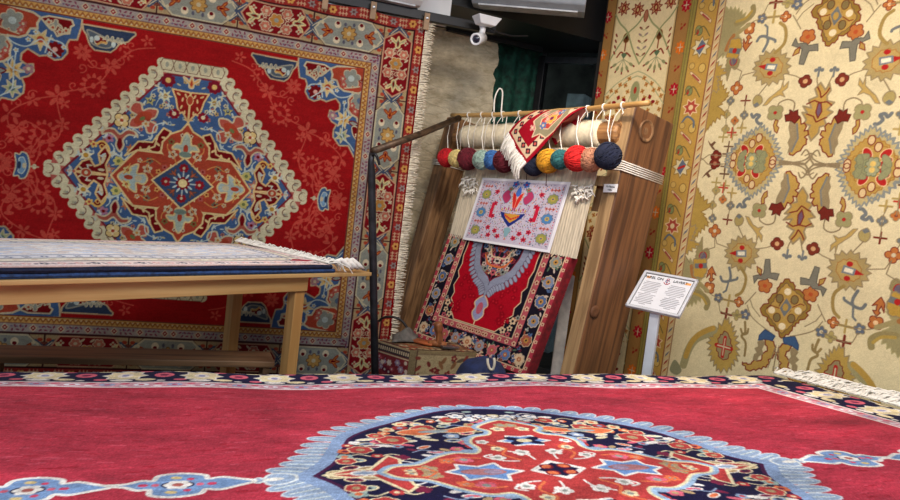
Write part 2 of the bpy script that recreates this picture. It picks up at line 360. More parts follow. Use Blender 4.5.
    e = (ou[1]-ou[0]); el = np.linalg.norm(e); e = e/el; nn = np.array([-e[1], e[0]]); nn = nn if nn[0] > 0 else -nn
    N = 13
    for k in range(N):
        q = ou[0]+e*el*(k+.5)/N; q2 = ou[0]+e*el*(k+.5)/N
        c.ell(q-nn*.014, .036, .035, CLV, atan2(nn[1], nn[0]), 16); c.ell(q-nn*.02+e*.0, .012, .02, (176,172,146), atan2(nn[1], nn[0]), 10)
        c.ell(q-nn*.055-e*.008, .03, .036, (220,212,178), atan2(nn[1], nn[0]), 16)
        t = np.linspace(-1.9, 1.2, 9); c.line(np.c_[q[0]-nn[0]*.028+e[0]*.02+.03*np.cos(t+atan2(nn[1], nn[0])+2.4), q[1]-nn[1]*.028+e[1]*.02+.03*np.sin(t+atan2(nn[1], nn[0])+2.4)], .006, (120,72,62))
        g = ou[0]+e*el*(k+1)/N-nn*.10; c.poly([g-e*.028, g+e*.028, g+nn*.038], PINK)
        c.ell(q-nn*.03, .008, .008, (150,150,140))
    c.ell((.872, 0), .028, .03, CLV, 0, 16)
    for k in range(5):
        x = .19*(k-2)/2.2; s0 = c.sym; c.sym = [lambda p: p, lambda p: np.c_[p[:, 0], -p[:, 1]]]
        c.poly([(x-.03,.868),(x+.03,.868),(x+.045,.83),(x+.03,.79),(x-.03,.79),(x-.045,.83)], CLV, (120,84,70), .005); c.ell((x,.83), .012, .02, (160,165,150)); c.sym = s0
    s0 = c.sym; c.sym = [lambda p: p]; c.poly(inner, BLUE, (130,36,48), .014); c.sym = s0
    # pendants left and right
    c.line([(.93, 0), (1.0, 0)], .009, CREAM); c.ell((.955, 0), .014, .018, CREAM); PD = lambda l: [(.985+(x-1.02)*.62, y*.72) for x, y in l]
    c.blob(PD([(1.02,.03),(1.05,.11),(1.10,.125),(1.12,.10),(1.165,.105),(1.15,.03),(1.15,-.03),(1.165,-.105),(1.12,-.10),(1.10,-.125),(1.05,-.11),(1.02,-.03)]), BLUE, CREAM, .009)
    c.blob(PD([(1.05,0),(1.08,.075),(1.125,.06),(1.11,0),(1.125,-.06),(1.08,-.075)]), (120,160,200), PALE, .006); c.ell((1.015, 0), .012, .02, CREAM); c.ell((1.045,0), .011, .026, DBLUE)
    # ---- blue ground ornaments
    r5 = random.Random(11)
    for k in range(130):
        p = (r5.uniform(.02, .75), r5.uniform(.02, .75))
        if p[0]/.76+p[1]*.79/.76 > 1.0 and p[0] > .165 or p[0]/.46+p[1]/.44 < 1.1: continue
        if (p[0]-.165)/.59+p[1]/.74 > .98: continue
        if k % 2: c.flower(p, .017, 5, r5.choice(((206,196,160),(190,110,90),(150,176,196),(196,160,90))), (60,70,100), r5.random())
        else: c.ell(p, .016, .006, r5.choice(((176,192,200),(200,190,150))), r5.random()*3, 8)
    A = (180, 50); B = (180, 120)
    tri = L(A, K, [(20,255),(70,265),(125,275),(215,295),(190,320),(165,365),(155,400),(130,385),(85,445)])
    c.poly([(0,.655),(.125,.665),(.095,.60),(.08,.535),(.06,.50),(.045,.51),(0,.445)], (150,30,26), (226,190,130), .012)
    for p in ((.08,.635),(.05,.60),(.055,.545),(.03,.63),(.03,.51),(.015,.46)): c.ell(p, .016, .007, (226,190,130), random.random()*3)
    c.ell((0,.60), .022, .035, CORAL, 0, 12, (226,190,130))
    c.flower(L1(A, K, 230, 255), .050, 8, (130,24,44), (230,190,110), .2, None, .38, .34); c.flower(L1(A, K, 155, 455), .038, 8, (140,24,44), (240,215,170), .2, None, .38, .34)
    c.tulip((0, .715), .06, 0, (226,170,90), CREAM, CORAL); c.star(L1(A, K, 230, 360), .055, 7, (205,205,170), (170,130,60), .4, .42)
    c.star(L1(A, K, 318, 415), .04, 5, (190,180,110), DBLUE, .4)
    def trefoil(p, a, s):
        c.shape([(0,-1),(.35,-.6),(.3,-.15),(.85,-.35),(1.15,.1),(.9,.5),(.45,.35),(.35,.75),(0,1.15),(-.35,.75),(-.3,.3),(-.8,.55),(-1.15,.2),(-.95,-.25),(-.4,-.1),(-.35,-.6)], p, s, a, (184,84,70), CREAM, .012)
        c.shape([(-.2,-.5),(.2,-.5),(.4,.2),(0,.7),(-.4,.2)], p, s, a, CORAL); c.flower((p[0]-.4*s*cos(a), p[1]-.4*s*sin(a)), s*.26, 5, CREAM, OCH)
        c.ell(p, s*.12, s*.2, (110,120,70), a)
    trefoil(L1(B, K, 345, 75), .9, .105)
    c.flower(L1(B, K, 465, 120), .05, 4, (226,196,130), DARK, .8, DARK, .2, .5); c.flower(L1(B, K, 465, 120), .03, 4, (240,220,180), CORAL, 0, None, .4, .3)
    # Y shaped tulip
    p0 = L1(B, K, 455, 240)
    c.shape([(0,-1),(.3,-.5),(.25,0),(.7,.45),(1.35,.35),(1.1,.75),(.5,.85),(0,.45),(-.5,.85),(-1.1,.75),(-1.35,.35),(-.7,.45),(-.25,0),(-.3,-.5)], p0, .085, -.05, (172,84,70), CREAM, .012); c.ell((p0[0], p0[1]-.03), .016, .04, DRED)
    c.flower(L1(B, K, 518, 248), .034, 5, (176,120,150), DRED); c.flower(L1(B, K, 598, 308), .026, 5, (226,190,110), CORAL)
    c.scroll(L1(B, K, 548, 305), .036, .3, .014, (226,180,90), 1.3); c.scroll(L1(B, K, 548, 305), .022, .3, .012, DRED, 1.)
    c.curve(L(B, K, [(530,285),(505,320),(510,380),(540,400)]), .013, (226,190,110))
    c.star(L1(B, K, 630, 385), .058, 7, (226,220,190), (190,140,50), .1, .45); c.star(L1(B, K, 478, 335), .042, 4, PALE, CREAM, .2, .35); c.flower(L1(B, K, 440, 375), .036, 6, (200,190,110), (110,120,70))
    c.star(L1(B, K, 488, 440), .05, 5, (196,120,100), CREAM, .3, .4); c.star(L1(B, K, 385, 278), .035, 5, (190,110,70), None, .3, .4)
    sar = c.sym; c.sym = [(lambda p, g=g: g(np.c_[.50+(p[:, 0]-.44)*.86, p[:, 1]])) for g in sar]
    # red arabesque beside the tip
    c.poly([(.44,0),(.46,.07),(.43,.14),(.475,.20),(.52,.14),(.50,.07),(.54,.05),(.58,.10),(.635,.075),(.69,0),(.60,0)], DRED, (226,190,130), .013)
    c.poly([(.44,.001),(.46,-.07),(.43,-.14),(.475,-.2),(.52,-.14),(.5,-.07),(.54,-.05),(.58,-.10),(.635,-.075),(.69,0),(.6,.01)], DRED, (226,190,130), .013)
    c.ell((.60, 0), .04, .03, CORAL, 0, 14, CREAM); c.ell((.60,0), .014, .014, CREAM); c.ell((.48,.11), .014, .04, CREAM, .3); c.ell((.49,.03), .025, .01, CREAM); c.ell((.645, .03), .02, .007, CREAM, .6)
    c.sym = sar
    c.flower((.735, 0), .03, 4, PINK, CREAM)
    for x, y, a in ((440,40,.4),(270,180,2),(360,190,1),(440,160,.2),(535,360,2.4),(600,440,0),(670,385,1.2),(560,190,.7),(200,60,.6),(540,240,2.2),(700,480,1),(620,350,.4),(430,330,1.6)):
        p = L1(B, K, x, y); c.ell(p, .022, .007, PALE if x % 40 else CREAM, a); c.ell((p[0]+.010, p[1]-.010), .014, .005, PALE, a+1.3)
    for x, y, a in ((285,300,2),(270,320,.4),(200,420,1.4),(255,350,.7),(350,440,2),(375,380,.9)):
        p = L1(A, K, x, y); c.ell(p, .020, .007, PALE, a); c.ell((p[0]+.01, p[1]-.012), .018, .007, CREAM, a+1.3)
    for g in ([(200,60),(262,100),(275,180),(350,230)],[(345,170),(400,150),(440,185)],[(345,230),(400,350),(430,345),(478,335)],[(478,335),(480,300),(500,280)]): c.curve(L(B, K, g), .008, PALE)
    for g in ([(155,455),(200,400),(205,370),(230,360)],[(255,310),(290,330),(318,360),(318,415)],[(230,360),(265,390),(280,440)]): c.curve(L(A, K, g), .005, PALE)
    # ---- coral centre: side hexagons, lobes above and below, blue diamond
    s0 = c.sym; OUTL = (228, 200, 140)
    c.poly([(.13,.28),(.20,.32),(.225,.27),(.32,.262),(.40,.15),(.32,.20),(.22,.225),(.16,.21)], DRED, OUTL, .012)
    c.poly([(.11,.36),(.16,.38),(.195,.32),(.21,.24),(.25,.22),(.20,.18),(.14,.24)], DRED, OUTL, .012)
    for p in ((.15,.31),(.19,.26),(.25,.225),(.30,.21)): c.ell(p, .02, .008, OUTL, random.random()*3)
    c.poly([(0,.44),(.04,.38),(.11,.345),(.16,.28),(.165,.21),(.12,.14),(.07,.115),(-.001,.10),(-.001,.44)], CORAL, OUTL, .013)
    c.poly([(.09,.14),(.15,.20),(.32,.20),(.375,.135),(.48,0),(.375,-.135),(.32,-.20),(.15,-.20),(.09,-.14)], CORAL, OUTL, .013)
    c.poly([(.0,.425),(.035,.375),(.105,.338),(.152,.275),(.157,.21),(.115,.14),(.07,.115),(.0,.10)], CORAL)
    c.sym = [lambda p: p]; c.poly([(0,.185),(.21,0),(0,-.185),(-.21,0)], (56,76,116), OUTL, .012); c.sym = s0
    c.shape([(0,-1),(.35,-.9),(.45,-.4),(1,-.35),(.75,.05),(.4,.1),(.3,.6),(0,1),(-.3,.6),(-.4,.1),(-.75,.05),(-1,-.35),(-.45,-.4),(-.35,-.9)], (0,.275), .092, 0, (168,184,172), OUTL, .012); c.ell((0,.25), .016, .032, CORAL); c.ell((0,.21),.045,.02,(120,140,130))
    c.shape([(0,-1),(.4,-.75),(.35,-.25),(1.05,-.3),(.8,.2),(.45,.3),(.4,.7),(0,1.05),(-.4,.7),(-.45,.3),(-.8,.2),(-1.05,-.3),(-.35,-.25),(-.4,-.75)], (.335,0), .095, -pi/2, (168,188,190), OUTL, .012); c.ell((.30,0), .025, .022, CREAM); c.ell((.365,0), .03, .016, CORAL)
    for p, r, cl in (((.245,.075),.034,CREAM),((.085,.20),.034,CREAM),((.375,.05),.03,(215,200,130)),((.10,.29),.024,(120,110,60)),((.235,.135),.026,(110,110,90)),((.13,.10),.022,PINK),((.03,.345),.016,CREAM),((.17,.065),.02,(226,170,90)),((.30,.13),.018,CREAM)):
        c.flower(p, r, 5, cl, DRED, random.random())
    for g in ([(.16,.12),(.22,.15),(.28,.12),(.31,.14)],[(.20,.02),(.245,.075),(.24,.12)],[(.05,.13),(.085,.20),(.12,.235),(.125,.27)],[(.36,.1),(.375,.05),(.40,.02)]): c.curve(g, .007, (220,150,80))
    c.flower((0, 0), .05, 8, (130,20,36), (232,212,150), 0, None, .62, .3); c.flower((.115, 0), .036, 8, (150,24,36), CREAM, 0, None, .3, .3); c.flower((0, .11), .034, 8, (150,24,36), CREAM, 0, None, .3, .3)
    c.tulip((.062,.062), .034, -pi/4, (180,84,56), (90,70,70)); c.line([(.05,0),(.09,0)], .008, PALE); c.line([(0,.05),(0,.09)], .008, PALE); c.ell((.028,.052), .02, .007, PALE, 1.); c.ell((.052,.028), .02, .007, PALE, .6)
    # ---- borders, outwards from the field
    a, b = 1.235, 1.045
    def frame(w0, w1, col):
        c.poly([(a+w0,-.01),(a+w1,-.01),(a+w1,b+w1),(-.01,b+w1),(-.01,b+w0),(a+w0,b+w0)], col)
    frame(0, .05, YEL); frame(.05, .113, LILAC); frame(.113, .124, DARK); frame(.124, .362, (70,34,38)); frame(.362, .372, DARK); frame(.372, .458, (160,46,42)); frame(.458, .47, DRED)
    c.sym = c.sym
    for k in range(80):
        t = k*.034
        if t < a+.04: c.line([(t, b+.012), (t+.017, b+.038), (t+.034, b+.012)], .009, (160,96,50)); c.ell((t+.017, b+.018), .005, .005, CREAM)
        if t < b+.04: c.line([(a+.012, t), (a+.038, t+.017), (a+.012, t+.034)], .009, (160,96,50)); c.ell((a+.018, t+.017), .005, .005, CREAM)
    frame(-.006, .004, (120,60,50)); frame(.047, .053, (110,60,60))
    for k in range(9):
        for p, hz in (((k*.172+.03, b+.082), 1), ((a+.082, k*.172+.03), 0)):
            if (p[0] > a+.06 and hz) or (p[1] > b+.09): continue
            c.poly([(p[0]-.022,p[1]),(p[0],p[1]+.026),(p[0]+.022,p[1]),(p[0],p[1]-.026)], (150,20,44), CREAM, .007); c.ell(p, .007, .007, CREAM)
            for j in range(6):
                d = .045+j*.0165; o = (.014 if j % 2 else -.012)
                q = (p[0]+d, p[1]+o) if hz else (p[0]+o, p[1]+d)
                if (hz and q[0] > a+.1) : continue
                c.ell(q, .012, .006, (132,58,84), random.random()*3); 
                if j % 2: c.ell((q[0]+.004, q[1]-o*1.7), .008, .006, (120,100,130))
    # main border cartouches
    MB0, MB1 = .124, .362; W = MB1-MB0
    def cart(center, half, horiz, red):
        h = W/2-.008; g = .075
        pts = [(-half+.02, 0), (-half+g+.02, h), (half-g-.02, h), (half-.02, 0), (half-g-.02, -h), (-half+g+.02, -h)] if red else [(-half+.012,0),(-half+.05,h*.5),(-half+g+.03,h),(half-g-.03,h),(half-.05,h*.5),(half-.012,0),(half-.05,-h*.5),(half-g-.03,-h),(-half+g+.03,-h),(-half+.05,-h*.5)]
        f = (lambda q: (center[0]+q[0], center[1]+q[1])) if horiz else (lambda q: (center[0]+q[1], center[1]+q[0]))
        # corner triangles and blue bars
        for sx in (-1, 1):
            for sy in (-1, 1):
                c.poly([f((sx*(half-.005), sy*.018)), f((sx*(half-.005), sy*(h+.004))), f((sx*(half-g-.02), sy*(h+.004)))], (176,152,112))
                c.ell(f((sx*(half-.028), sy*h*.72)), .018, .014, CORAL); c.ell(f((sx*(half-.012), sy*h*.5)), .012, .012, (120,60,50))
                c.line([f((sx*(half+.012), sy*.0)), f((sx*(half-.055), sy*h*.62))], .030, (66,82,112)); c.line([f((sx*(half+.005), sy*.012)), f((sx*(half-.05), sy*h*.58))], .007, CREAM)
        c.poly([f(q) for q in pts], (132,16,26) if red else GREY, (196,150,120) if red else (200,190,160), .012)
        if red:
            c.flower(f((0, 0)), .05, 6, OCH, GREY, 0, CREAM)
            for sx in (-1, 1):
                c.tulip(f((sx*half*.56, 0)), .062, (0 if not horiz else -pi/2)*sx if horiz else (0 if sx > 0 else pi), (160,168,130), (226,200,140), DRED)
                for sy in (-1, 1):
                    c.flower(f((sx*half*.28, sy*h*.52)), .036, 6, (196,110,90), CREAM, 0, CREAM); c.flower(f((sx*half*.62, sy*h*.55)), .022, 4, CREAM, CORAL); c.ell(f((sx*half*.12, sy*h*.75)), .02, .008, CREAM, .7); c.ell(f((sx*half*.42, sy*h*.2)), .02, .008, CREAM, .7)
                    c.scroll(f((sx*half*.3, sy*h*.15)), .022, 1., .006, CREAM, 1.)
        else:
            c.flower(f((0, 0)), .055, 8, (196,150,80), CREAM, 0, (120,80,50), .3, .25)
            for sx in (-1, 1):
                q = f((sx*half*.56, 0)); c.tulip(q, .055, (-pi/2*sx if horiz else (0 if sx > 0 else pi)), (200,112,44), (150,60,40), DRED)
                for sy in (-1, 1):
                    q = f((sx*half*.33, sy*h*.55)); c.ell(q, .026, .03, (226,210,180), 0, 14); c.ell((q[0], q[1]+.012), .014, .014, (110,16,26)); c.ell(f((sx*half*.75, sy*h*.5)), .012, .012, CREAM); c.ell(f((sx*half*.12, sy*h*.62)), .01, .016, (90,90,110))
    hw = 2*(a+MB0)/10
    for k, red in ((0, False), (1, True), (2, False)): cart((k*2*hw, b+(MB0+MB1)/2), hw, True, red)
    hv = (b+MB1)/5
    for k, red in ((0, True), (1, False), (2, True)): cart((a+(MB0+MB1)/2, k*2*hv), hv, False, red)
    # outer guard: stars between key blocks
    for k in range(20):
        for p, hz in (((k*.158, b+.415), 1), ((a+.415, k*.158), 0)):
            if (hz and p[0] > a+.45) or (not hz and p[1] > b+.45): continue
            if k % 2: c.star(p, .036, 6, (150,140,140), (110,60,60), 0, .5)
            else: c.flower(p, .032, 6, (220,160,80), DRED, 0, None, .3)
            for i in (-1, 1):
                for j in range(3):
                    q = (p[0]+.055+j*.024, p[1]+i*.02) if hz else (p[0]+i*.02, p[1]+.055+j*.024)
                    d = ((0, .013), (.009, 0)) if hz else ((.013, 0), (0, .009))
                    c.line([(q[0]-d[0][0], q[1]-d[0][1]), (q[0]+d[0][0], q[1]+d[0][1])], .0075, (214,172,136)); c.line([(q[0]-d[1][0], q[1]-d[1][1]), (q[0]+d[1][0], q[1]+d[1][1])], .0075, (214,172,136))
    c.sym = [lambda p: p]; e2 = 1.235+.458
    for s_ in (-1, 1): c.poly([(s_*(e2-.022), -1.6), (s_*1.8, -1.6), (s_*1.8, 1.6), (s_*(e2-.022), 1.6)], (140,10,18))
    return c
def fill_rug_obj():
    c = left_rug()
    root = empty('wall_carpet', WL.at(WCU, .05, .03), 'large red medallion carpet with blue corners hung on the left wall', 'carpet')
    def pos(U, V):
        n = WL.n; w = .035+.012*np.sin(U*5.3+1)*(.3+.7*np.clip((V+1.5)/3, 0, 1))+.01*np.sin(U*2.1+V*1.3)
        sag = -.022*np.abs(np.sin((U+.2)*pi/.46))*np.clip((V-1.1)/.4, 0, 1)
        return (WL.o+np.outer((U+WCU).ravel(), WL.a)+np.outer((V+WCV+sag).ravel(), WL.b)+np.outer(w.ravel(), n)).reshape(U.shape+(3,))
    pile_mesh('pile', c, pos, M_PILE, root, .014, WL.n, 1.0, c.done(.07, .07, 1, .92, (.86, .86, .83)))
    for s_ in (-1, 1):
        e0 = WL.at(WCU+s_*1.695, .06, .03); e1 = WL.at(WCU+s_*1.695, 3.03, .04)
        fringe('fringe', e0, e1, WL.a*s_, WL.n, 420, .07, M_FRINGE, root, .0034, .16)
    return root
fill_rug_obj()
# ================================================================== cream carpet on the right wall
RD = np.array([cos(radians(-52.3)), sin(radians(-52.3)), 0])
WR = Plane(P(690, 220, 5.3)*np.array([1, 1, 0]), RD, (0, 0, 1))
def right_rug():
    c = Chart(-.285, 1.93, .04, 3.72, 240, ss=2, bg=(222, 208, 168))
    CX, CY = .82, 2.21
    BR = (126, 46, 34); TAN = (150, 132, 98); GOLD = (186, 148, 70); BGREY = (112, 118, 122); ORG = (192, 112, 54); OL = (150, 132, 88); LINE = (140, 122, 92); SAGE = (140, 142, 96); BLU = (72, 104, 150); RD2 = (186, 36, 34)
    def Q(o, s, pts): return [WR.uv(o[0]+x/s, o[1]+y/s) for x, y in pts]
    def q(o, s, x, y): return WR.uv(o[0]+x/s, o[1]+y/s)
    A7 = (700, 130); A8 = (700, 260); S = 3.57
    def jag(pts, amp, n=3):
        pts = np.asarray(pts, float); out = []; m = len(pts); ctr = pts.mean(0)
        for i in range(m):
            a, b = pts[i], pts[(i+1) % m]; k = max(1, int(np.linalg.norm(b-a)/.03))
            for j in range(k):
                t = j/k; p = a+(b-a)*t; out.append(p); p2 = a+(b-a)*(t+.5/k); d = p2-ctr; out.append(p2+d/np.linalg.norm(d)*amp)
        return out
    def sq(p, r, col, out, cen, a=pi/4): c.flower(p, r*1.1, 4, col, cen, a, out, .4, .52)
    def upper(flip):                         # one repeat: everything between the palmette row and the next diamond
        # column of lilies on the axis
        sxy = c.sym; c.sym = [lambda p: np.c_[p[:, 0]-.02, p[:, 1]], lambda p: np.c_[p[:, 0]-.02, 2*CY-p[:, 1]]]
        c.poly(Q(A7, S, [(375,205),(392,235),(388,255),(410,265),(395,285),(418,312),(395,318),(412,345),(385,348),(378,365),(385,385),(372,408),(365,385),(340,408),(328,385),(345,360),(320,345),(338,318),(308,322),(330,300),(312,300),(335,275),(330,262),(355,258),(352,235)]), GOLD, TAN, .012)
        c.poly(Q(A7, S, [(372,285),(378,310),(366,338),(356,338),(358,305)]), (112, 84, 110), BR, .008)
        for g in ([(370,272),(355,290),(330,296)],[(372,272),(395,288),(402,290)],[(360,340),(340,345),(318,330)],[(362,340),(385,345),(405,335)],[(358,358),(350,375),(335,392)],[(360,358),(372,375),(378,392)]): c.line(Q(A7, S, g), .009, BR)
        for g in ([(335,395),(325,415),(322,435)],[(368,400),(372,425),(375,440)]): c.curve(Q(A7, S, g), .008, LINE)
        for x, y in ((320,450),(373,455)):
            p = q(A7, S, x, y); s_ = 1
            for dx, dy in ((-.02, .0), (0, -.012), (.02, .0)): c.ell((p[0]+dx, p[1]+dy), .013, .013, BGREY, 0, 12)
            c.line([(p[0], p[1]+.04), p], .014, BGREY)
        c.sym = sxy
        # serrated double leaves with brown tulip foot
        c.poly(jag(Q(A7, S, [(312,148),(330,160),(345,185),(348,205),(338,215),(345,232),(330,236),(330,255),(312,258),(298,285),(278,275),(290,245),(300,215),(308,185),(306,165)]), .014), GOLD, BR, .008)
        c.poly(Q(A7, S, [(300,152),(312,160),(312,190),(318,205),(310,225),(305,250),(290,262),(292,285),(268,275),(275,240),(290,210),(288,190),(298,175)]), TAN, None)
        c.line(Q(A7, S, [(312,160),(315,190),(318,208),(308,232),(298,258)]), .012, (122,124,120))
        c.poly(Q(A7, S, [(258,262),(275,266),(290,258),(300,280),(290,290),(285,306),(272,298),(258,304),(262,288),(248,284)]), (122, 40, 30), (90, 30, 26), .006)
        c.curve(Q(A7, S, [(272,300),(265,330),(240,338),(218,325),(215,312)]), .009, LINE)
        # green square flower with gold curl
        p = q(A7, S, 214, 288); c.flower(p, .054, 4, (156,150,102), RD2, pi/4, TAN, .22, .5)
        c.poly(Q(A7, S, [(222,265),(222,245),(232,225),(243,218),(243,238),(233,245),(233,262)]), GOLD, BR, .006)
        # grey curl, bud, gold branch
        c.curve(Q(A7, S, [(135,275),(145,265),(152,275),(165,272),(158,258),(170,246),(180,246)]), .022, BGREY)
        c.blob(Q(A7, S, [(140,300),(158,318),(150,338),(132,342),(125,322)]), (170,152,92), TAN, .007); c.poly(Q(A7, S, [(130,308),(142,300),(152,310),(142,318)]), BGREY)
        c.curve(Q(A7, S, [(138,342),(148,365),(160,392)]), .008, LINE)
        c.poly(Q(A7, S, [(165,308),(178,312),(192,338),(210,350),(228,345),(214,362),(226,378),(222,400),(212,378),(204,400),(205,372),(190,352),(176,335)]), (190,158,86), TAN, .006)
        # side flower of the lower row
        p = q(A7, S, 150, 440)
        c.poly(jag(Q(A7, S, [(112,405),(150,388),(190,402),(203,440),(185,478),(150,492),(112,478),(98,440)]), .03), (172,150,96), TAN, .008)
        c.poly(jag(Q(A7, S, [(128,415),(150,406),(178,418),(186,440),(172,465),(148,474),(122,462),(114,440)]), .012), (186,156,90), (170,120,60), .006)
        c.poly(Q(A7, S, [(104,440),(132,430),(132,450)]), RD2); c.poly(Q(A7, S, [(130,430),(168,428),(168,454),(130,452)]), (120,130,140)); c.poly(Q(A7, S, [(136,434),(162,434),(162,448),(136,447)]), (232,226,205)); c.ell(q(A7, S, 152, 420), .02, .017, RD2); c.ell(q(A7, S, 146, 466), .02, .016, RD2)
        c.line(Q(A7, S, [(203,425),(240,420),(262,412)]), .007, LINE); c.line(Q(A7, S, [(100,420),(60,405),(50,360)]), .007, LINE)
        sq(q(A7, S, 276, 406), .036, (128,50,36), (100,36,30), (210,160,110), .2)
        # little stem flowers in a vertical garland
        for x, y, cl, ce in ((82,248,ORG,BR),(55,360,ORG,BR),(110,270,BGREY,CREAM),(45,315,BGREY,CREAM),(58,216,(170,150,90),SAGE),(45,268,(170,150,90),SAGE)):
            c.flower(q(A7, S, x, y), .029, 4, cl, ce, 0, TAN, .3, .45)
        for x, y, cl in ((90,198,(170,150,90)),(115,225,(176,150,84)),(99,320,BR),(88,157,(110,80,60)),(98,86,(110,80,60)),(84,26,(170,150,90)),(115,10,(190,60,40))):
            p = q(A7, S, x, y); c.line([(p[0]-.035, p[1]), (p[0]+.035, p[1])], .012, cl); c.line([(p[0], p[1]-.035), (p[0], p[1]+.035)], .012, cl)
        for g in ([(110,225),(112,250),(110,270),(99,320)],[(60,216),(52,240),(45,268),(45,315),(52,345)],[(90,198),(84,225),(82,248)]): c.line(Q(A7, S, g), .006, LINE)
        sq(q(A7, S, 58, 93), .036, (122,40,30), (90,30,26), (180,110,80), .2)
        c.poly(Q(A7, S, [(28,36),(40,50),(52,40),(58,45),(46,58),(58,74),(46,70),(36,56)]), (110,76,56))
        c.line(Q(A7, S, [(0,95),(15,108),(0+28,122),(100,122)]), .007, LINE)
        # axis curls joining the palmettes
    c.mirror(CX, CY); upper(0)
    # palmettes of the middle row
    p = q(A7, S, 185, 122)
    c.poly(jag(Q(A7, S, [(190,18),(235,50),(262,90),(284,122),(262,155),(235,195),(185,232),(140,195),(118,155),(98,122),(118,88),(140,50)]), .03), (190,172,120), (134,140,140), .010)
    c.poly(jag(Q(A7, S, [(190,40),(228,65),(250,95),(266,122),(250,150),(226,182),(187,210),(150,182),(130,150),(112,122),(130,92),(150,65)]), .012), GOLD, (168,118,50), .006)
    for x, y in ((190,50),(188,196),(260,122),(118,122)): c.ell(q(A7, S, x, y), .022, .03, (220,190,140), 0, 12, BR)
    for x, y, a in ((155,95,.8),(208,92,-.6),(150,152,-.8),(200,155,.6)): c.ell(q(A7, S, x, y), .026, .04, RD2, a, 12, (230,190,140))
    for x, y, a in ((218,105,1.1),(150,118,-.3),(215,142,-1.2),(148,130,.6),(222,130,.2)): c.ell(q(A7, S, x, y), .021, .046, (146,148,106), a, 12, (128,130,98), .005)
    c.flower(p, .04, 6, (156,160,124), (226,190,100), 0, (110,120,90), .45)
    c.line(Q(A7, S, [(284,124),(330,122),(370,122),(392,100),(385,82)]), .012, LINE); c.curve(Q(A7, S, [(284,118),(345,114),(375,104),(388,88),(375,70),(360,88)]), .010, LINE); c.curve(Q(A7, S, [(392,140),(380,160),(362,150)]), .008, LINE)
    # diamonds on the axis (upper and lower) with their tulips
    sxy = c.sym; c.sym = [lambda p: np.c_[p[:, 0]-.03, p[:, 1]], lambda p: np.c_[p[:, 0]-.03, 2*CY-p[:, 1]]]
    c.poly(jag(Q(A8, S, [(325,70),(352,95),(352,108),(380,120),(385,142),(408,172),(392,192),(395,205),(368,218),(345,240),(338,258),(305,282),(296,258),(280,240),(262,225),(258,208),(235,190),(240,165),(262,158),(268,138),(290,120),(298,98)]), .012), (150,118,48), BR, .007)
    c.poly(jag(Q(A8, S, [(324,85),(345,110),(375,135),(395,175),(365,205),(335,240),(306,265),(285,232),(250,185),(280,150),(300,110)]), .006), GOLD, (120,90,60), .006)
    for x, y, r in ((320,170,.05),(300,140,.03),(352,145,.03),(290,208,.03),(340,212,.03)):
        c.ell(q(A8, S, x, y), r*.8, r, (130,112,70), 0, 14, (110,70,40))
    for x, y in ((328,116),(272,182),(364,185),(308,240)): c.ell(q(A8, S, x, y), .024, .024, (232,216,180), 0, 10)
    c.poly(Q(A8, S, [(324,135),(345,172),(315,210),(298,175)]), BGREY, (190,150,80), .008); c.ell(q(A8, S, 320, 172), .018, .026, GOLD)
    c.line(Q(A8, S, [(345,172),(372,160),(385,165)]), .006, BR); c.line(Q(A8, S, [(298,175),(270,165),(255,175)]), .006, BR)
    c.sym = [(lambda p, g=g: g(np.c_[p[:, 0]-.033, p[:, 1]])) for g in sxy]
    c.flower(q(A8, S, 250, 95), .048, 5, ORG, (190,80,40), .3, BR, .3, .42)
    c.poly(Q(A8, S, [(252,0),(268,0),(270,48),(300,52),(292,75),(262,66),(250,74),(225,68),(212,86),(208,60),(245,52)]), (124,122,110), (96,92,84), .006)
    c.poly(Q(A8, S, [(222,25),(240,38),(236,58),(224,46)]), GOLD, BR, .006)
    c.line(Q(A8, S, [(218,118),(196,142),(178,160)]), .007, LINE); c.line(Q(A8, S, [(196,142),(206,172),(232,205)]), .006, LINE); c.curve(Q(A8, S, [(186,165),(202,205),(240,240),(265,258)]), .007, LINE)
    # orange arrow flower, hooks and twigs left of the diamond
    c.poly(Q(A8, S, [(58,25),(72,58),(60,50),(58,68),(66,70),(52,84),(46,70),(52,66),(50,50),(38,66),(44,40)]), ORG, BR, .006); c.line(Q(A8, S, [(54,80),(50,100)]), .008, LINE); c.flower(q(A8, S, 48, 102), .042, 4, ORG, (240,200,150), .8, BR, .35, .45)
    c.curve(Q(A8, S, [(120,30),(125,60),(118,78),(95,78),(88,62)]), .02, BGREY); c.curve(Q(A8, S, [(118,78),(145,72),(150,66)]), .018, BGREY); c.line(Q(A8, S, [(118,78),(108,112),(98,118)]), .014, BGREY)
    c.curve(Q(A8, S, [(162,30),(180,60),(178,90),(165,118),(145,130)]), .022, (160,134,74))
    c.flower(q(A8, S, 80, 138), .034, 5, (96,108,130), CREAM, 0, TAN); c.flower(q(A8, S, 179, 198), .036, 5, (96,108,130), CREAM, .3, TAN); c.flower(q(A8, S, 155, 153), .034, 4, ORG, (240,200,160), 0, BR, .3, .4); c.flower(q(A8, S, 147, 200), .036, 4, (176,160,96), (150,140,80), 0, TAN)
    for x, y, cl in ((118,148,(176,150,84)),(108,196,BR)):
        p = q(A8, S, x, y); c.line([(p[0]-.04, p[1]), (p[0]+.04, p[1])], .016, cl); c.line([(p[0], p[1]-.04), (p[0], p[1]+.04)], .016, cl)
    c.line(Q(A8, S, [(20,100),(60,130),(80,138),(118,148),(155,153)]), .006, LINE); c.line(Q(A8, S, [(80,150),(85,185),(108,196),(147,200),(179,198)]), .006, LINE)
    c.curve(Q(A8, S, [(178,225),(178,262),(165,275),(180,300),(176,345)]), .018, (146,124,78)); c.curve(Q(A8, S, [(190,250),(185,265),(170,268),(162,250)]), .016, (146,124,78))
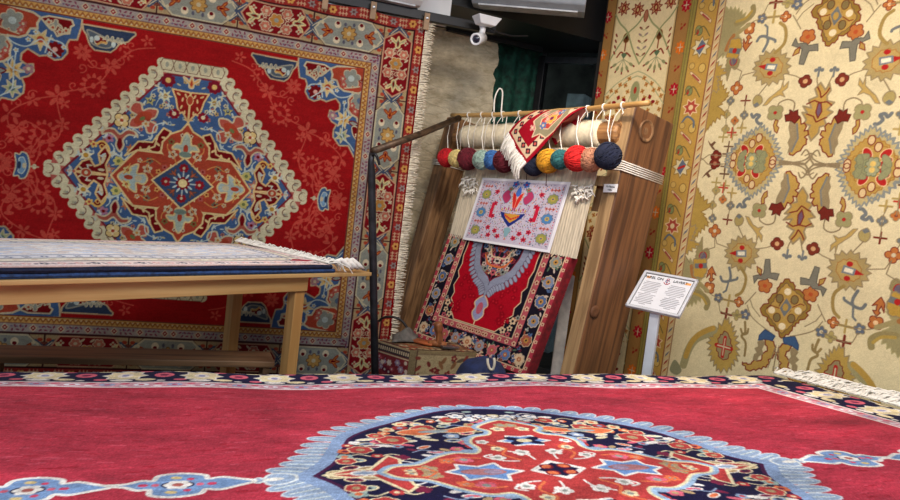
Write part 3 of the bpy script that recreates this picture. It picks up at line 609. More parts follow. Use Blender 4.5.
    # leaf palmette low on the left, blue-topped leaves on the axis
    c.poly(jag(Q(A8, S, [(110,218),(128,245),(140,290),(145,345),(118,388),(80,392),(56,345),(52,290),(78,250),(92,238)]), .035), (182,150,72), TAN, .008)
    c.poly(jag(Q(A8, S, [(105,258),(120,282),(126,320),(110,358),(84,352),(74,315),(84,280)]), .012), (150,134,96), BR, .006)
    p = q(A8, S, 99, 314)
    c.line([(p[0]-.06, p[1]), (p[0]+.06, p[1])], .03, RD2); c.line([(p[0], p[1]-.07), (p[0], p[1]+.07)], .026, RD2); c.line([(p[0]-.05, p[1]), (p[0]+.05, p[1])], .01, CREAM); c.line([(p[0], p[1]-.06), (p[0], p[1]+.06)], .009, CREAM)
    for o_, s_ in (((0, 0), 1),):
        c.poly(jag(Q(A8, S, [(246,285),(268,290),(284,310),(280,345),(262,360),(258,378),(230,390),(190,398),(168,368),(200,375),(215,358),(236,362),(240,340),(258,330)]), .014), GOLD, BR, .008)
        c.poly(Q(A8, S, [(240,285),(252,300),(240,322),(245,340),(228,348),(222,365),(206,360),(210,340),(220,335),(212,318),(226,312),(222,296)]), TAN)
        c.poly(Q(A8, S, [(250,252),(268,262),(286,275),(276,292),(250,286),(226,290),(230,272)]), (60,92,140), (50,70,110), .006)
    c.line(Q(A8, S, [(297,320),(285,360),(280,400)]), .007, LINE); c.line(Q(A8, S, [(299,310),(299,400)]), .006, LINE)
    c.sym = sxy
    # half palmettes and hooks along the border
    A5 = (600, 0); B4 = (560, 220); S4 = 2.94
    c.poly(jag([(.02,2.98),(.12,3.0),(.2,3.08),(.14,3.14),(.22,3.22),(.12,3.3),(.02,3.32)], .03), (158,148,104), (170,160,110), .006)
    c.curve(Q(A5, S, [(455,180),(470,140),(500,115),(535,90)]), .032, (162,148,100)); c.curve(Q(A5, S, [(450,178),(462,150),(478,128)]), .03, (170,110,60))
    c.line(Q(A5, S, [(440,190),(415,215)]), .007, LINE)
    c.poly(jag(Q(A5, S, [(462,180),(490,178),(500,225),(485,250),(470,240),(455,290),(450,240)]), .008), (150,138,92), TAN, .006); c.ell(q(A5, S, 478, 218), .03, .035, (110,100,120), 0, 12, RD2)
    c.poly(jag(Q(A5, S, [(400,290),(425,275),(435,310),(455,345),(420,380),(445,400),(405,430),(375,470),(360,480),(385,380)]), .03), (176,144,66), (150,118,60), .007)
    c.poly(jag(Q(B4, S4, [(330,30),(352,10),(400,25),(385,60),(410,70),(370,95),(345,110),(332,100)]), .03), (182,146,66), TAN, .007)
    c.flower(q(B4, S4, 455, 32), .045, 4, ORG, CREAM, 0, BR, .3, .42); c.line(Q(B4, S4, [(455,45),(455,80),(425,90),(410,115)]), .007, LINE)
    c.poly(jag(Q(B4, S4, [(395,115),(430,115),(432,150),(420,170),(395,165)]), .006), (190,150,60), TAN); c.poly(Q(B4, S4, [(398,128),(432,126),(432,142),(398,142)]), BGREY); c.ell(q(B4, S4, 415, 135), .018, .02, RD2)
    c.curve(Q(B4, S4, [(395,210),(420,220),(435,240),(430,258)]), .04, (150,136,90)); c.curve(Q(B4, S4, [(395,215),(418,226),(430,246)]), .02, (180,150,70))
    c.curve(Q(B4, S4, [(365,425),(380,380),(400,350),(430,335),(452,322)]), .06, (160,152,110)); c.curve(Q(B4, S4, [(372,400),(385,365),(405,340),(430,325),(450,318)]), .04, (186,148,66))
    c.blob(Q(B4, S4, [(340,410),(360,440),(345,455),(325,440)]), (140,140,110))
    # ---- border: stripe of little lozenges, gold band, olive edge
    c.mirror(CX)
    c.poly([(-.045,0),(.018,0),(.018,3.8),(-.045,3.8)], (206,178,128)); c.line([(.014,0),(.014,3.8)], .008, (150,110,80)); c.line([(-.045,0),(-.045,3.8)], .008, (130,70,50))
    for k in range(60):
        y = .05+k*.064; cl = ((150,40,44),(96,104,124),(170,90,50))[k % 3]; c.poly([(-.034,y-.03),(-.006,y),(.006,y+.03),(-.022,y)], cl); c.line([(-.034,y+.0),(.004,y+.036)], .006, CREAM)
    c.poly([(-.235,0),(-.05,0),(-.05,3.8),(-.235,3.8)], (188,146,66)); c.line([(-.235,0),(-.235,3.8)], .012, (110,88,50))
    c.poly([(-.3,0),(-.24,0),(-.24,3.8),(-.3,3.8)], (146,132,62)); c.line([(-.262,0),(-.262,3.8)], .01, (120,106,58))
    for k in range(9):
        y = .30+k*.46
        if k % 2 == 0:
            c.star((-.14,y), .085, 8, (214,200,160), None, 0, .62, (150,120,60)); c.poly([(-.18,y-.02),(-.14,y+.06),(-.10,y+.02),(-.14,y-.06)], (96,108,134)); c.line([(-.165,y-.01),(-.115,y+.01)], .018, RD2)
        else:
            c.star((-.14,y), .07, 7, (180,70,56), (226,196,150), .3, .6, (226,196,150)); c.curve([(-.2,y-.12),(-.16,y-.07),(-.1,y-.1),(-.09,y-.15)], .016, (96,108,124))
        c.poly([(-.20,y+.265),(-.15,y+.225),(-.09,y+.175),(-.085,y+.20),(-.13,y+.24),(-.19,y+.28)], (222,196,150), (150,110,70), .005); c.line([(-.17,y+.252),(-.11,y+.205)], .012, (170,60,60))
        c.ell((-.18,y+.13), .03, .04, (128,136,86), .4, 12, (110,100,60)); c.ell((-.10,y+.30), .03, .036, (206,170,90), 0, 12, (130,100,50)); c.ell((-.19,y+.12), .012, .02, RD2); c.curve([(-.21,y+.1),(-.15,y+.16),(-.08,y+.08)], .009, (110,98,56)); c.ell((-.19, y-.14), .025,.025,(196,160,84),0,12,(140,110,60))
    return c
def build_right():
    c = right_rug(); root = empty('wall_carpet', WR.at(.8, .04, 0), 'cream carpet with gold serrated flowers and diamonds hung on the right wall', 'carpet')
    def pos(U, V):
        w = .012*np.sin(U*4+.6)*np.clip(V/3, .2, 1)+.008*np.sin(U*9+V*1.5)-.012*np.clip((V-2.6), 0, 2)
        return (WR.o+np.outer(U.ravel(), WR.a)+np.outer(V.ravel(), WR.b)+np.outer(w.ravel(), WR.n)).reshape(U.shape+(3,))
    pile_mesh('pile', c, pos, M_PILE, root, .012, WR.n, 1., c.done(.035, .05, 0, .88, (.98, .97, .92)))
    p0 = WR.at(-.27, .045, 0); p1 = WR.at(1.92, .045, 0)
    fringe('fringe', p0, p1, np.array([0, 0, -1.]), WR.n, 200, .035, M_FRINGE, root, .004, .2)
build_right()
# ================================================================== narrow cream runner beside it
WN = WR.off(-.07)
def runner():
    u0 = WN.uv(601, 104)[0]-.17; u1 = -.25; W = u1-u0
    c = Chart(.10, W, 0, 3.72, 250, ss=2, bg=(228, 208, 160)); CX = W/2
    BR = (130, 44, 34); SG = (150, 152, 104); TAN = (172, 130, 76); OR = (176, 120, 50)
    def Q(x, y): u, v = WN.uv(x, y); return (u-u0, v)
    c.mirror(CX)
    c.poly([(W-.205,0),(W+.1,0),(W+.1,3.8),(W-.205,3.8)], (160,118,66)); c.line([(W-.205,0),(W-.205,3.8)], .012, (110,84,50)); c.line([(W-.012,0),(W-.012,3.8)], .024, (104,92,56)); c.line([(W-.217,0),(W-.217,3.8)], .006, (196,160,100))
    for k in range(24):
        y = .08+k*.165; p = (W-.122, y)
        if k % 2 == 0:
            cl = ((170,24,40),(214,110,36))[(k//2) % 2]
            for a in range(8): c.ell((p[0]+.028*cos(a*pi/4), p[1]+.034*sin(a*pi/4)), .021, .013, cl, a*pi/4, 10)
            c.line([(p[0]-.026,y),(p[0]+.026,y)], .006, CREAM); c.line([(p[0],y-.03),(p[0],y+.03)], .006, CREAM); c.ell((p[0]+.045,y-.05), .012, .008, (120,120,80))
        else:
            c.ell((p[0]+.012,y+.01), .016, .010, (150,50,36), .8); c.ell((p[0]-.014,y-.012), .016, .010, (150,50,36), .8); c.ell((p[0]-.02,y+.02), .009, .009, (150,80,40))
    # repeating field: star flowers, stems, dark palmettes, fans of small leaves
    for k in range(4):
        y0 = Q(640, 40)[1]-.98*k
        for s_, dy in ((.17, .02),):
            for x in (CX+.09, CX+.235):
                c.star((x, y0+.20+(x-CX)*.2), .062, 8, (196,150,104), None, .2, .55, BR); c.ell((x, y0+.20+(x-CX)*.2), .022, .032, BR, .3, 12, (150,60,40)); c.ell((x, y0+.20+(x-CX)*.2), .01, .016, (200,170,110))
        c.curve([(CX+.02,y0+.42),(CX+.08,y0+.36),(CX+.10,y0+.30)], .008, SG)
        for p in ((CX+.06,y0+.40),(CX+.10,y0+.44),(CX+.03,y0+.36),(CX+.2,y0+.42),(CX+.16,y0+.46)): c.ell(p, .014, .02, (140,30,36), random.random()*3)
        x = CX+.165
        c.ell((x, y0-.01), .032, .042, (104,60,30), 0, 14, (150,110,60)); c.ell((x,y0-.01), .01, .014, (60,30,20)); c.line([(x,y0-.05),(x,y0-.12)], .012, (130,60,34))
        c.curve([(CX,y0-.24),(CX+.08,y0-.12),(x,y0+.04),(CX+.25,y0+.12),(CX+.31,y0+.2)], .014, SG); c.curve([(CX+.31,y0-.2),(CX+.25,y0-.1),(x,y0+.02),(CX+.07,y0+.1),(CX,y0+.2)], .014, SG)
        c.curve([(CX+.1,y0-.17),(CX+.14,y0-.14),(x,y0-.15),(CX+.2,y0-.13),(CX+.235,y0-.17)], .014, (140,60,40)); c.poly([(x-.03,y0-.15),(x,y0-.19),(x+.03,y0-.15),(x,y0-.135)], (90,110,80))
        for i in range(-2, 3):
            a = i*.5; c.line([(x,y0-.19),(x+.085*sin(a),y0-.19-.075*cos(a))], .006, (150,150,110)); c.ell((x+.10*sin(a),y0-.19-.09*cos(a)), .013, .026, (140,140,96), a, 10); c.ell((x+.135*sin(a),y0-.19-.12*cos(a)), .008, .014, (130,44,36), a, 8)
        c.ell((CX,y0+.16), .02, .05, (170,110,80), 0, 14, BR); 
        for i in range(5):
            yy = y0+.06-i*.055; c.ell((CX+.03,yy), .022, .009, (150,120,120) if i % 2 else (130,60,50), .6, 8); c.line([(CX,yy-.02),(CX+.03,yy)], .005, SG)
        for i in range(4):
            yy = y0+.02-i*.05; c.ell((CX+.27,yy), .02, .009, (140,60,44), 1., 8)
        # arcs and scattered ochre blossoms
        for d in (0, .04): c.curve([(CX,y0-.30-d),(CX+.08,y0-.33-d),(CX+.2,y0-.40-d*1.6),(CX+.31,y0-.50-d*2)], .010, (176,172,130))
        c.ell((CX,y0-.47), .045, .085, (150,150,104), 0, 16, (170,160,120)); c.ell((CX,y0-.46), .014, .03, (170,60,44))
        for i in range(9):
            for j in range(3):
                p = (CX+.075+j*.085+(i % 2)*.03, y0-.36-i*.055-j*.05)
                if p[1] < y0-.80: continue
                c.flower(p, .022, 4, (186,132,62), (140,60,40), .4, None, .3, .4)
        c.curve([(CX+.05,y0-.8),(CX+.07,y0-.65),(CX+.04,y0-.5)], .006, SG)
    # low vine part with dark red leaves
    c.poly([(.21,0),(W-.21,0),(W-.21,.62),(.21,.62)], (228,208,160))
    for s_ in (.07, .2):
        c.curve([(CX+s_,.0),(CX+s_+.03,.2),(CX+s_-.02,.4),(CX+s_+.02,.6)], .008, (150,150,104))
        for i in range(9):
            y = .05+i*.065; c.ell((CX+s_+(.035 if i % 2 else -.03),y), .024, .013, (140,36,40), .6 if i % 2 else -.6, 8); c.line([(CX+s_,y-.02),(CX+s_+(.03 if i % 2 else -.03),y)], .005, SG)
    root = empty('wall_carpet', WN.at(u0+W/2, .04, 0), 'narrow cream floral runner with tan cross border hung behind the loom post', 'carpet')
    def pos(U, V):
        w = .012*np.sin(U*7+.6)*np.clip(V/3, .2, 1)
        return (WN.o+np.outer((U+u0).ravel(), WN.a)+np.outer(V.ravel()+.04, WN.b)+np.outer(w.ravel(), WN.n)).reshape(U.shape+(3,))
    pile_mesh('pile', c, pos, M_PILE, root, .010, WN.n, 1., c.done(.035, .03, 0))
    return u0+.1
RUN_U0 = runner()
# ================================================================== big carpet in front
def front_frame():
    v1 = np.array([2550., 134.]); t = (v1@np.array([320, 124])+FPX**2)/(v1@np.array([123, 33.])); v2 = np.array([320-123*t, 124-33*t])
    d1 = ray(450+v1[0], 250+v1[1]); d2 = -ray(450+v2[0], 250+v2[1]); d1 /= np.linalg.norm(d1); d2 -= d1*(d1@d2); d2 /= np.linalg.norm(d2)
    return Plane(P(450, 372, 3.75), d1, d2)
FR = front_frame(); FSC, FTC = -.09, 1.66; FS0, FS1, FT0, FT1 = -2.62, 2.09, 0., 3.32
def front_rug():
    c = Chart(FS0, FS1, FT0, FT1, 300, 175, ss=2, bg=(178, 48, 64))
    NAVY = (22, 18, 54); LB = (140, 158, 182); WHT = (226, 218, 206); COR = (184, 58, 56); ROSE = (214, 96, 112); ORG = (220, 110, 66); CRM = (224, 206, 160); TANF = (176, 146, 104); SKY = (104, 140, 190)
    def F(o, s, pts): return [FR.uv(o[0]+x/s, o[1]+y/s) for x, y in pts]
    def f(o, s, x, y): return FR.uv(o[0]+x/s, o[1]+y/s)
    X = lambda x, y: (FSC+x, FTC-y)        # medallion coordinates, y away from the viewer
    c.mirror(FSC, FTC)
    # tonal mottling of the red field: lighter threads
    s0 = c.sym; c.sym = [lambda p: p]
    for k in range(7000):
        x = rng.uniform(FS0, FS1); y = rng.uniform(FT0, FT1); l = rng.uniform(.01, .06); g = rng.uniform(-1, 1)
        c.poly([(x, y), (x+l, y), (x+l, y+.008), (x, y+.008)], (178+24*g, 48+28*g, 64+28*g))
    c.sym = s0
    # ---- borders
    BC = (FS0+FS1)/2; S1 = FS1; HS = FS1-BC; HT = FTC; XM = X; X = lambda x, y: (BC+x, FTC-y); c.mirror(BC, FTC)
    def fr(w0, w1, col):                    # distances inwards from the rim
        c.poly([X(0,HT-w0),X(HS-w0,HT-w0),X(HS-w0,0),X(HS-w1,0),X(HS-w1,HT-w1),X(0,HT-w1)], col)
    fr(-.02, .30, NAVY); fr(.30, .315, WHT); fr(.315, .40, (206,150,160)); fr(.40, .415, (232,220,216)); fr(-.02, .014, CRM)
    def along(k, d, hz): return X(k, HT-d) if hz else X(HS-d, k)
    def runb(hz, L):
        n = int(L/.34)+1
        for k in range(n):
            m = k*.34
            def E(a, d, ra, rd, col, out=None): 
                p = along(m+a, d, hz); c.ell(p, ra if hz else rd, rd if hz else ra, col, 0, 14, out, .008)
            # cream serrated palmette, white centre, rose flowers, cream leaves on navy
            t = np.arange(16)*pi/8; R = np.where(np.arange(16) % 2 == 0, 1, .72)
            pts = [along(m+.098*r*cos(a), .16+.11*r*sin(a), hz) for a, r in zip(t, R)]
            c.poly(pts, CRM, WHT, .008); E(0, .16, .035, .045, (226,214,200)); E(0, .16, .016, .024, (150,150,180))
            E(.17, .15, .045, .05, ROSE); E(.17, .15, .02, .02, (120,30,70))
            for a, d, ra, rd, col in ((.10,.05,.04,.02,CRM),(.24,.25,.045,.024,CRM),(.26,.06,.03,.02,ROSE),(.09,.25,.03,.02,ROSE),(0,.265,.05,.022,WHT),(0,.045,.04,.018,WHT),(.17,.27,.02,.012,WHT),(.17,.035,.03,.012,WHT)): E(a, d, ra, rd, col)
        for k in range(int(L/.14)+1):
            m = k*.14; p = along(m, .357, hz); c.ell(p, .034 if hz else .026, .026 if hz else .034, (228,220,224) if k % 2 else (150,160,190), 0, 12); c.ell(p, .014, .012, (196,60,90), 0, 10)
            p = along(m+.07, .335, hz); c.ell(p, .02, .012, (206,70,96), .5, 10); p = along(m+.07, .38, hz); c.ell(p, .022, .012, (232,216,214), -.5, 10)
    runb(True, HS-.30); 
    # right and left ends
    runb(False, HT-.30)
    for d0, d1 in ((.0, .0),): pass
    # ---- medallion: scalloped pale blue surround
    X = XM; c.mirror(FSC, FTC)
    up = [(315,476),(334,466),(343,452),(350,439),(368,430),(388,424),(412,418.5),(440,413.5),(470,411.6),(500,412.4),(530,413.4)]
    pts = np.array([FR.uv(*p) for p in up]); pts[:, 0] -= FSC; pts[:, 1] = FTC-pts[:, 1]
    pts[0, 1] = 0; xs = pts[:, 0]; pts = pts[xs < -.01]; pts = np.r_[pts, [[0, pts[-1, 1]+.004]]]
    pts = cat(pts, 5, False); nav = [X(*p) for p in pts]+[X(0, 0)]
    dpt = np.gradient(pts, axis=0); nrm = np.c_[-dpt[:, 1], dpt[:, 0]]; nrm /= np.linalg.norm(nrm, axis=1)[:, None]
    flip = np.sign((nrm*pts).sum(1)); nrm *= flip[:, None]
    L = np.r_[0, np.cumsum(np.linalg.norm(np.diff(pts, axis=0), axis=1))]
    wid = .13*np.clip(1-L/L[-1]*.45, .3, 1)
    outp = pts+nrm*wid[:, None]*.30; c.poly([X(*p) for p in outp]+[X(0, 0), X(-1.0, 0)], LB)
    nl = 16
    for k in range(nl):
        l = (k+.4)/nl*L[-1]; p = np.array([np.interp(l, L, pts[:, i]) for i in (0, 1)]); m = np.array([np.interp(l, L, nrm[:, i]) for i in (0, 1)]); w_ = np.interp(l, L, wid)
        m2 = m+np.array([-.55, 0]); m2 /= np.linalg.norm(m2); a = atan2(-m2[1], m2[0])
        q = p+m2*w_*.68; c.ell(X(*q), w_*.60, .033, (146,164,186), a, 14, (196,202,204), .007)
    for k in range(nl):
        l = (k+.4)/nl*L[-1]; p = np.array([np.interp(l, L, pts[:, i]) for i in (0, 1)]); m = np.array([np.interp(l, L, nrm[:, i]) for i in (0, 1)]); w_ = np.interp(l, L, wid)
        m2 = m+np.array([-.55, 0]); m2 /= np.linalg.norm(m2)
        c.line([X(*(p+m2*.03)), X(*(p+m2*w_*1.1))], .006, (214,220,206))
    c.line([X(*(p+m*.03)) for p, m in zip(pts, nrm)], .045, (134,156,188)); c.poly(nav, NAVY); c.line(nav[:-1], .014, (70,20,60))
    # pendants on the axis
    def pend(o, s):
        ZZ = lambda l: [(a_*1.45, b_) for a_, b_ in l]
        c.shape(ZZ([(-1.35,0),(-.9,.12),(-.65,.38),(-.45,.36),(-.38,.8),(.0,.95),(.42,.75),(.5,.42),(.75,.5),(1.05,.28),(1.35,0),(1.05,-.28),(.75,-.5),(.5,-.42),(.42,-.75),(0,-.95),(-.38,-.8),(-.45,-.36),(-.65,-.38),(-.9,-.12)]), o, s, 0, (118,148,188), WHT, .016)
        c.ell(o, s*.42, s*.3, NAVY, 0, 16); c.flower(o, s*.36, 6, WHT, (170,90,80), 0, None, .4, .42)
        for sx in (-1, 1): c.ell((o[0]+sx*s*.85, o[1]), s*.13, s*.12, (206,60,90), 0, 10); c.ell((o[0]+sx*s*.55, o[1]), s*.1, s*.12, (206,90,110), 0, 10)
        for sy in (-1, 1): c.ell((o[0]-s*.1, o[1]+sy*s*.58), s*.16, s*.12, (206,180,120), .3, 10); c.ell((o[0]+s*.28, o[1]+sy*s*.45), s*.1, s*.1, (206,60,90), 0, 10)
    s0 = c.sym; c.mirror(FSC)
    c.shape([(-1.0,0),(-.6,.35),(-.35,.2),(-.1,.7),(.5,.75),(1.1,.35),(1.1,-.35),(.5,-.75),(-.1,-.7),(-.35,-.2),(-.6,-.35)], X(-.885, 0), .06, 0, (146,164,186), (206,210,206), .010); c.ell(X(-.88,0), .03, .014, (220,214,200))
    pend(X(-1.135, -.0), .105); pend(X(-1.50, -.01), .10)
    c.sym = s0
    # ---- navy ground of the medallion: flowers, leaves and coral arabesques
    rr = random.Random(5)
    def inside(p): 
        h = np.interp(abs(p[0]), -pts[::1, 0][::-1], pts[:, 1][::-1]) if abs(p[0]) < -pts[0, 0] else -1
        return p[1] < h-.03
    cols = [COR, ROSE, WHT, CRM, TANF, LB, ORG, (120,30,60), (150,170,160)]
    placed = []
    for k in range(420):
        p = (-rr.uniform(0, .86), rr.uniform(0, .74))
        if not inside(p) or any((p[0]-a)**2+(p[1]-b)**2 < .036**2 for a, b in placed): continue
        placed.append(p); q = X(*p); t = rr.random(); cl = rr.choice(cols)
        if t < .35: c.flower(q, rr.uniform(.02, .032), 5, cl, rr.choice(cols), rr.random()*3, None, .4, .45)
        elif t < .6: c.ell(q, rr.uniform(.022, .036), .013, cl, rr.uniform(-.8, .8), 10, WHT if t < .45 else None, .006)
        elif t < .8: c.ell(q, .03, .018, cl, rr.uniform(-.5, .5), 12, CRM, .007); c.ell(q, .012, .008, NAVY, 0, 8)
        else: c.curve([(q[0]-.04, q[1]+.015), (q[0], q[1]-.012), (q[0]+.04, q[1]+.012)], .008, rr.choice((WHT, CRM, LB)))
    # coral split-leaf arabesque running in from the tip
    c.poly([X(-.74,0),X(-.66,.035),X(-.60,.03),X(-.56,.10),X(-.52,.17),X(-.49,.13),X(-.50,.06),X(-.42,.05),X(-.42,0)], COR, CRM, .012); c.ell(X(-.62, .004), .04, .018, LB, 0, 12, WHT)
    # larger flowers in the navy field
    for x, y, r in ((-.47,.36,.055),(-.60,.24,.04),(-.33,.50,.045),(-.2,.60,.04),(-.52,.42,.03),(-.66,.12,.03)):
        c.flower(X(x, y), r, 6, COR, TANF, .3, CRM, .4, .45)
    c.blob([X(-.44,.46),X(-.36,.50),X(-.26,.47),X(-.17,.50),(FSC-.13, FTC-.45),X(-.20,.42),X(-.28,.44),X(-.36,.41)], ORG, CRM, .008); c.ell(X(-.30,.455), .06, .018, (150,160,160), 0, 12)
    for x, y in ((-.06,.64),(-.12,.60),(-.03,.60),(-.16,.65)): c.flower(X(x, y), .035, 5, WHT, (150,170,190), x*9, NAVY, .3, .4)
    # inner coral quatrefoil with pale blue edging
    q4 = [(-.56,0),(-.52,.05),(-.44,.07),(-.36,.15),(-.29,.19),(-.22,.18),(-.19,.23),(-.20,.30),(-.17,.36),(-.11,.38),(-.09,.43),(-.12,.48),(-.06,.54),(0,.58)]
    Q4 = [X(*p) for p in cat(q4, 4, False)]+[X(0, 0)]
    c.line(Q4[:-1], .05, (146,172,196)); c.line(Q4[:-1], .02, (180,190,190)); c.poly(Q4, COR); c.line(Q4[:-1], .010, CRM)
    c.poly([X(x*.82,.30+(y-.30)*.85) for x, y in ((-.12,.30),(-.07,.325),(-.06,.37),(0,.355),(.06,.37),(.07,.325),(.12,.30),(.07,.275),(.06,.235),(0,.245),(-.06,.235),(-.07,.275))], SKY, WHT, .012)
    for a in (.6, 2.5, 3.8, 5.6): c.ell(X(.045*cos(a), .30+.035*sin(a)), .034, .018, NAVY, -a, 10)
    c.ell(X(0, .30), .03, .02, CRM)
    c.poly([X(-.37,0),X(-.325,.03),X(-.32,.075),X(-.255,.05),X(-.19,.08),X(-.18,.03),X(-.12,0),X(-.18,-.03),X(-.19,-.08),X(-.255,-.05),X(-.32,-.075),X(-.325,-.03)], SKY, WHT, .012); c.ell(X(-.25, 0), .075, .03, (170,110,110), 0, 14); c.ell(X(-.22, 0), .03, .02, (150,130,150))
    c.poly([X(0,.075),X(-.085,0),X(0,-.075),X(.085,0)], NAVY, WHT, .02)
    for x, y in ((-.03,.028),(.03,.028)): c.ell(X(x, y), .022, .018, ORG, .5, 10, (120,20,40))
    for x, y, r, cl in ((-.16,.13,.03,WHT),(-.28,.12,.035,ROSE),(-.13,.22,.026,CRM),(-.06,.17,.032,WHT),(-.42,.03,.035,TANF),(-.34,.11,.028,ORG),(-.16,.30,.025,WHT),(-.05,.45,.03,CRM),(-.02,.50,.03,TANF),(-.48,.015,.02,CRM)):
        c.flower(X(x, y), r, 5, cl, (150,150,140), x*7, None, .4, .42)
    for g in ([(-.09,.10),(-.13,.16),(-.10,.22),(-.15,.27)],[(-.36,.09),(-.30,.14),(-.22,.13)],[(-.5,.02),(-.44,.045),(-.40,.0)]): c.curve([X(*p) for p in g], .010, ORG)
    c.curve([X(-.10,.09),X(-.15,.10),X(-.20,.145),X(-.17,.165)], .010, WHT); c.curve([X(-.04,.10),X(-.05,.15),X(-.1,.19)], .009, WHT)
    return c
def build_front():
    c = front_rug(); root = empty('floor_carpet', FR.at((FS0+FS1)/2, 1.6, 0), 'large pinkish red carpet with navy medallion laid out in the foreground', 'carpet')
    def pos(U, V):
        w = .006*np.sin(U*3.1+V*2)+.004*np.sin(U*7.7-V*3.3); w = w-.012*np.clip((.10-V)/.10, 0, 1)**2-.01*np.clip((U-2.0)/.09, 0, 1)**2
        e = .010*np.sin(U*4.1)*np.clip(1-V/.5, 0, 1)
        return (FR.o+np.outer(U.ravel(), FR.a)+np.outer((V+e).ravel(), FR.b)+np.outer(w.ravel(), FR.n)).reshape(U.shape+(3,))
    pile_mesh('pile', c, pos, M_PILE_SHEEN, root, .014, FR.n, 1., c.done(.13, .11, 1, .95, (1, 1, 1)))
    kl = MB()
    for s_, w in ((FS1, 1),):
        A = np.array([[FR.at(s_-.005+.02*i, t, -.004-.006*i) for i in range(4)] for t in np.linspace(FT0, FT1, 30)]); kl.grid(A)
    kl.build('kilim_end', M_FRINGE_W, root, True)
    k2 = MB(); k2.grid(np.array([[FR.at(FS1+.16+.03*i, t, -.008-.004*i) for i in range(2)] for t in np.linspace(FT0, FT1, 30)])); k2.build('kilim_stripe', mat('red_wool', (180,30,44), .95, vary=.15), root)
    fringe('fringe', FR.at(FS1+.05, FT0+.0, .004), FR.at(FS1+.05, FT1, .004), FR.a, FR.n, 520, .15, M_FRINGE_W, root, .005, 1.1)
    fringe('fringe', FR.at(FS1+.17, FT0, 0), FR.at(FS1+.17, FT1, 0), FR.a, FR.n, 420, .22, M_FRINGE_W, root, .005, 1.1, .03)
    fringe('fringe', FR.at(FS0, FT0, 0), FR.at(FS0, FT1, 0), -FR.a, FR.n, 160, .14, M_FRINGE_W, root, .006, .6, .01)
build_front()
# ================================================================== the room
M_WHITE = mat('white_paint', (205, 207, 208), .7, vary=.03, scale=4)
M_BLACKP = mat('black_paint', (14, 14, 15), .5, vary=.2, scale=5)
M_BLACKM = mat('black_metal', (20, 20, 22), .45, .3, vary=.2)
M_STONE = None
def stone():
    m = bpy.data.materials.new('rough_stone_plaster'); m.use_nodes = True; nt = m.node_tree; N = nt.nodes; L = nt.links
    b = N['Principled BSDF']; b.inputs['Roughness'].default_value = .95
    g = N.new('ShaderNodeNewGeometry')
    n1 = N.new('ShaderNodeTexNoise'); n1.inputs['Scale'].default_value = 6; n1.inputs['Detail'].default_value = 10; n1.inputs['Roughness'].default_value = .7
    mp = N.new('ShaderNodeMapping'); mp.inputs['Scale'].default_value = (1, 1, 2.2); L.new(g.outputs['Position'], mp.inputs['Vector'])
    vo = N.new('ShaderNodeTexVoronoi'); vo.inputs['Scale'].default_value = 5.5; vo.feature = 'DISTANCE_TO_EDGE'
    L.new(mp.outputs['Vector'], n1.inputs['Vector']); L.new(mp.outputs['Vector'], vo.inputs['Vector'])
    rp = N.new('ShaderNodeValToRGB'); rp.color_ramp.elements[0].color = rgba((176, 160, 128)); rp.color_ramp.elements[1].color = rgba((234, 220, 190)); rp.color_ramp.elements[0].position = .33; rp.color_ramp.elements[1].position = .66
    L.new(n1.outputs['Fac'], rp.inputs['Fac']); L.new(rp.outputs['Color'], b.inputs['Base Color'])
    mr = N.new('ShaderNodeMapRange'); mr.inputs['From Max'].default_value = .12; L.new(vo.outputs['Distance'], mr.inputs['Value'])
    ad = N.new('ShaderNodeMath'); ad.operation = 'MULTIPLY_ADD'; L.new(mr.outputs['Result'], ad.inputs[0]); ad.inputs[1].default_value = .35; L.new(n1.outputs['Fac'], ad.inputs[2])
    bp = N.new('ShaderNodeBump'); bp.inputs['Strength'].default_value = .6; bp.inputs['Distance'].default_value = .03
    L.new(ad.outputs['Value'], bp.inputs['Height']); L.new(bp.outputs['Normal'], b.inputs['Normal']); return m
M_STONE = stone()
M_FLOOR = wood('dark_floor_boards', (84, 66, 50), (48, 36, 28), (1, .35, 0), .5)
def struct(o): o['kind'] = 'structure'; return o
CEIL = 3.95
b = MB(); b.hexa([(-5,-2,-.1),(6,-2,-.1),(6,9.2,-.1),(-5,9.2,-.1),(-5,-2,0),(6,-2,0),(6,9.2,0),(-5,9.2,0)]); struct(b.build('floor', M_FLOOR))
b = MB(); b.hexa([(-5,-2,CEIL),(6,-2,CEIL),(6,9.2,CEIL),(-5,9.2,CEIL),(-5,-2,CEIL+.1),(6,-2,CEIL+.1),(6,9.2,CEIL+.1),(-5,9.2,CEIL+.1)]); struct(b.build('ceiling', M_WHITE))
# plain panel the left carpet hangs in front of, stone wall standing further back
def slab(pl, u0, u1, v0, v1, w0, w1, name, m, bev=0):
    b = MB(); b.hexa([pl.at(u0,v0,w0), pl.at(u1,v0,w0), pl.at(u1,v0,w1), pl.at(u0,v0,w1), pl.at(u0,v1,w0), pl.at(u1,v1,w0), pl.at(u1,v1,w1), pl.at(u0,v1,w1)])
    return b.build(name, m, bevel=bev)
ue = WL.off(-.10).uv(449, 10)[0]
struct(slab(WL, -3.6, .36, 0, 3.0, -.16, -.05, 'wall_left', M_WHITE))
struct(slab(WL, -3.6, ue, 3.075, CEIL, -.16, -.05, 'wall_left_upper', M_WHITE))
WB = WL.off(-.92)
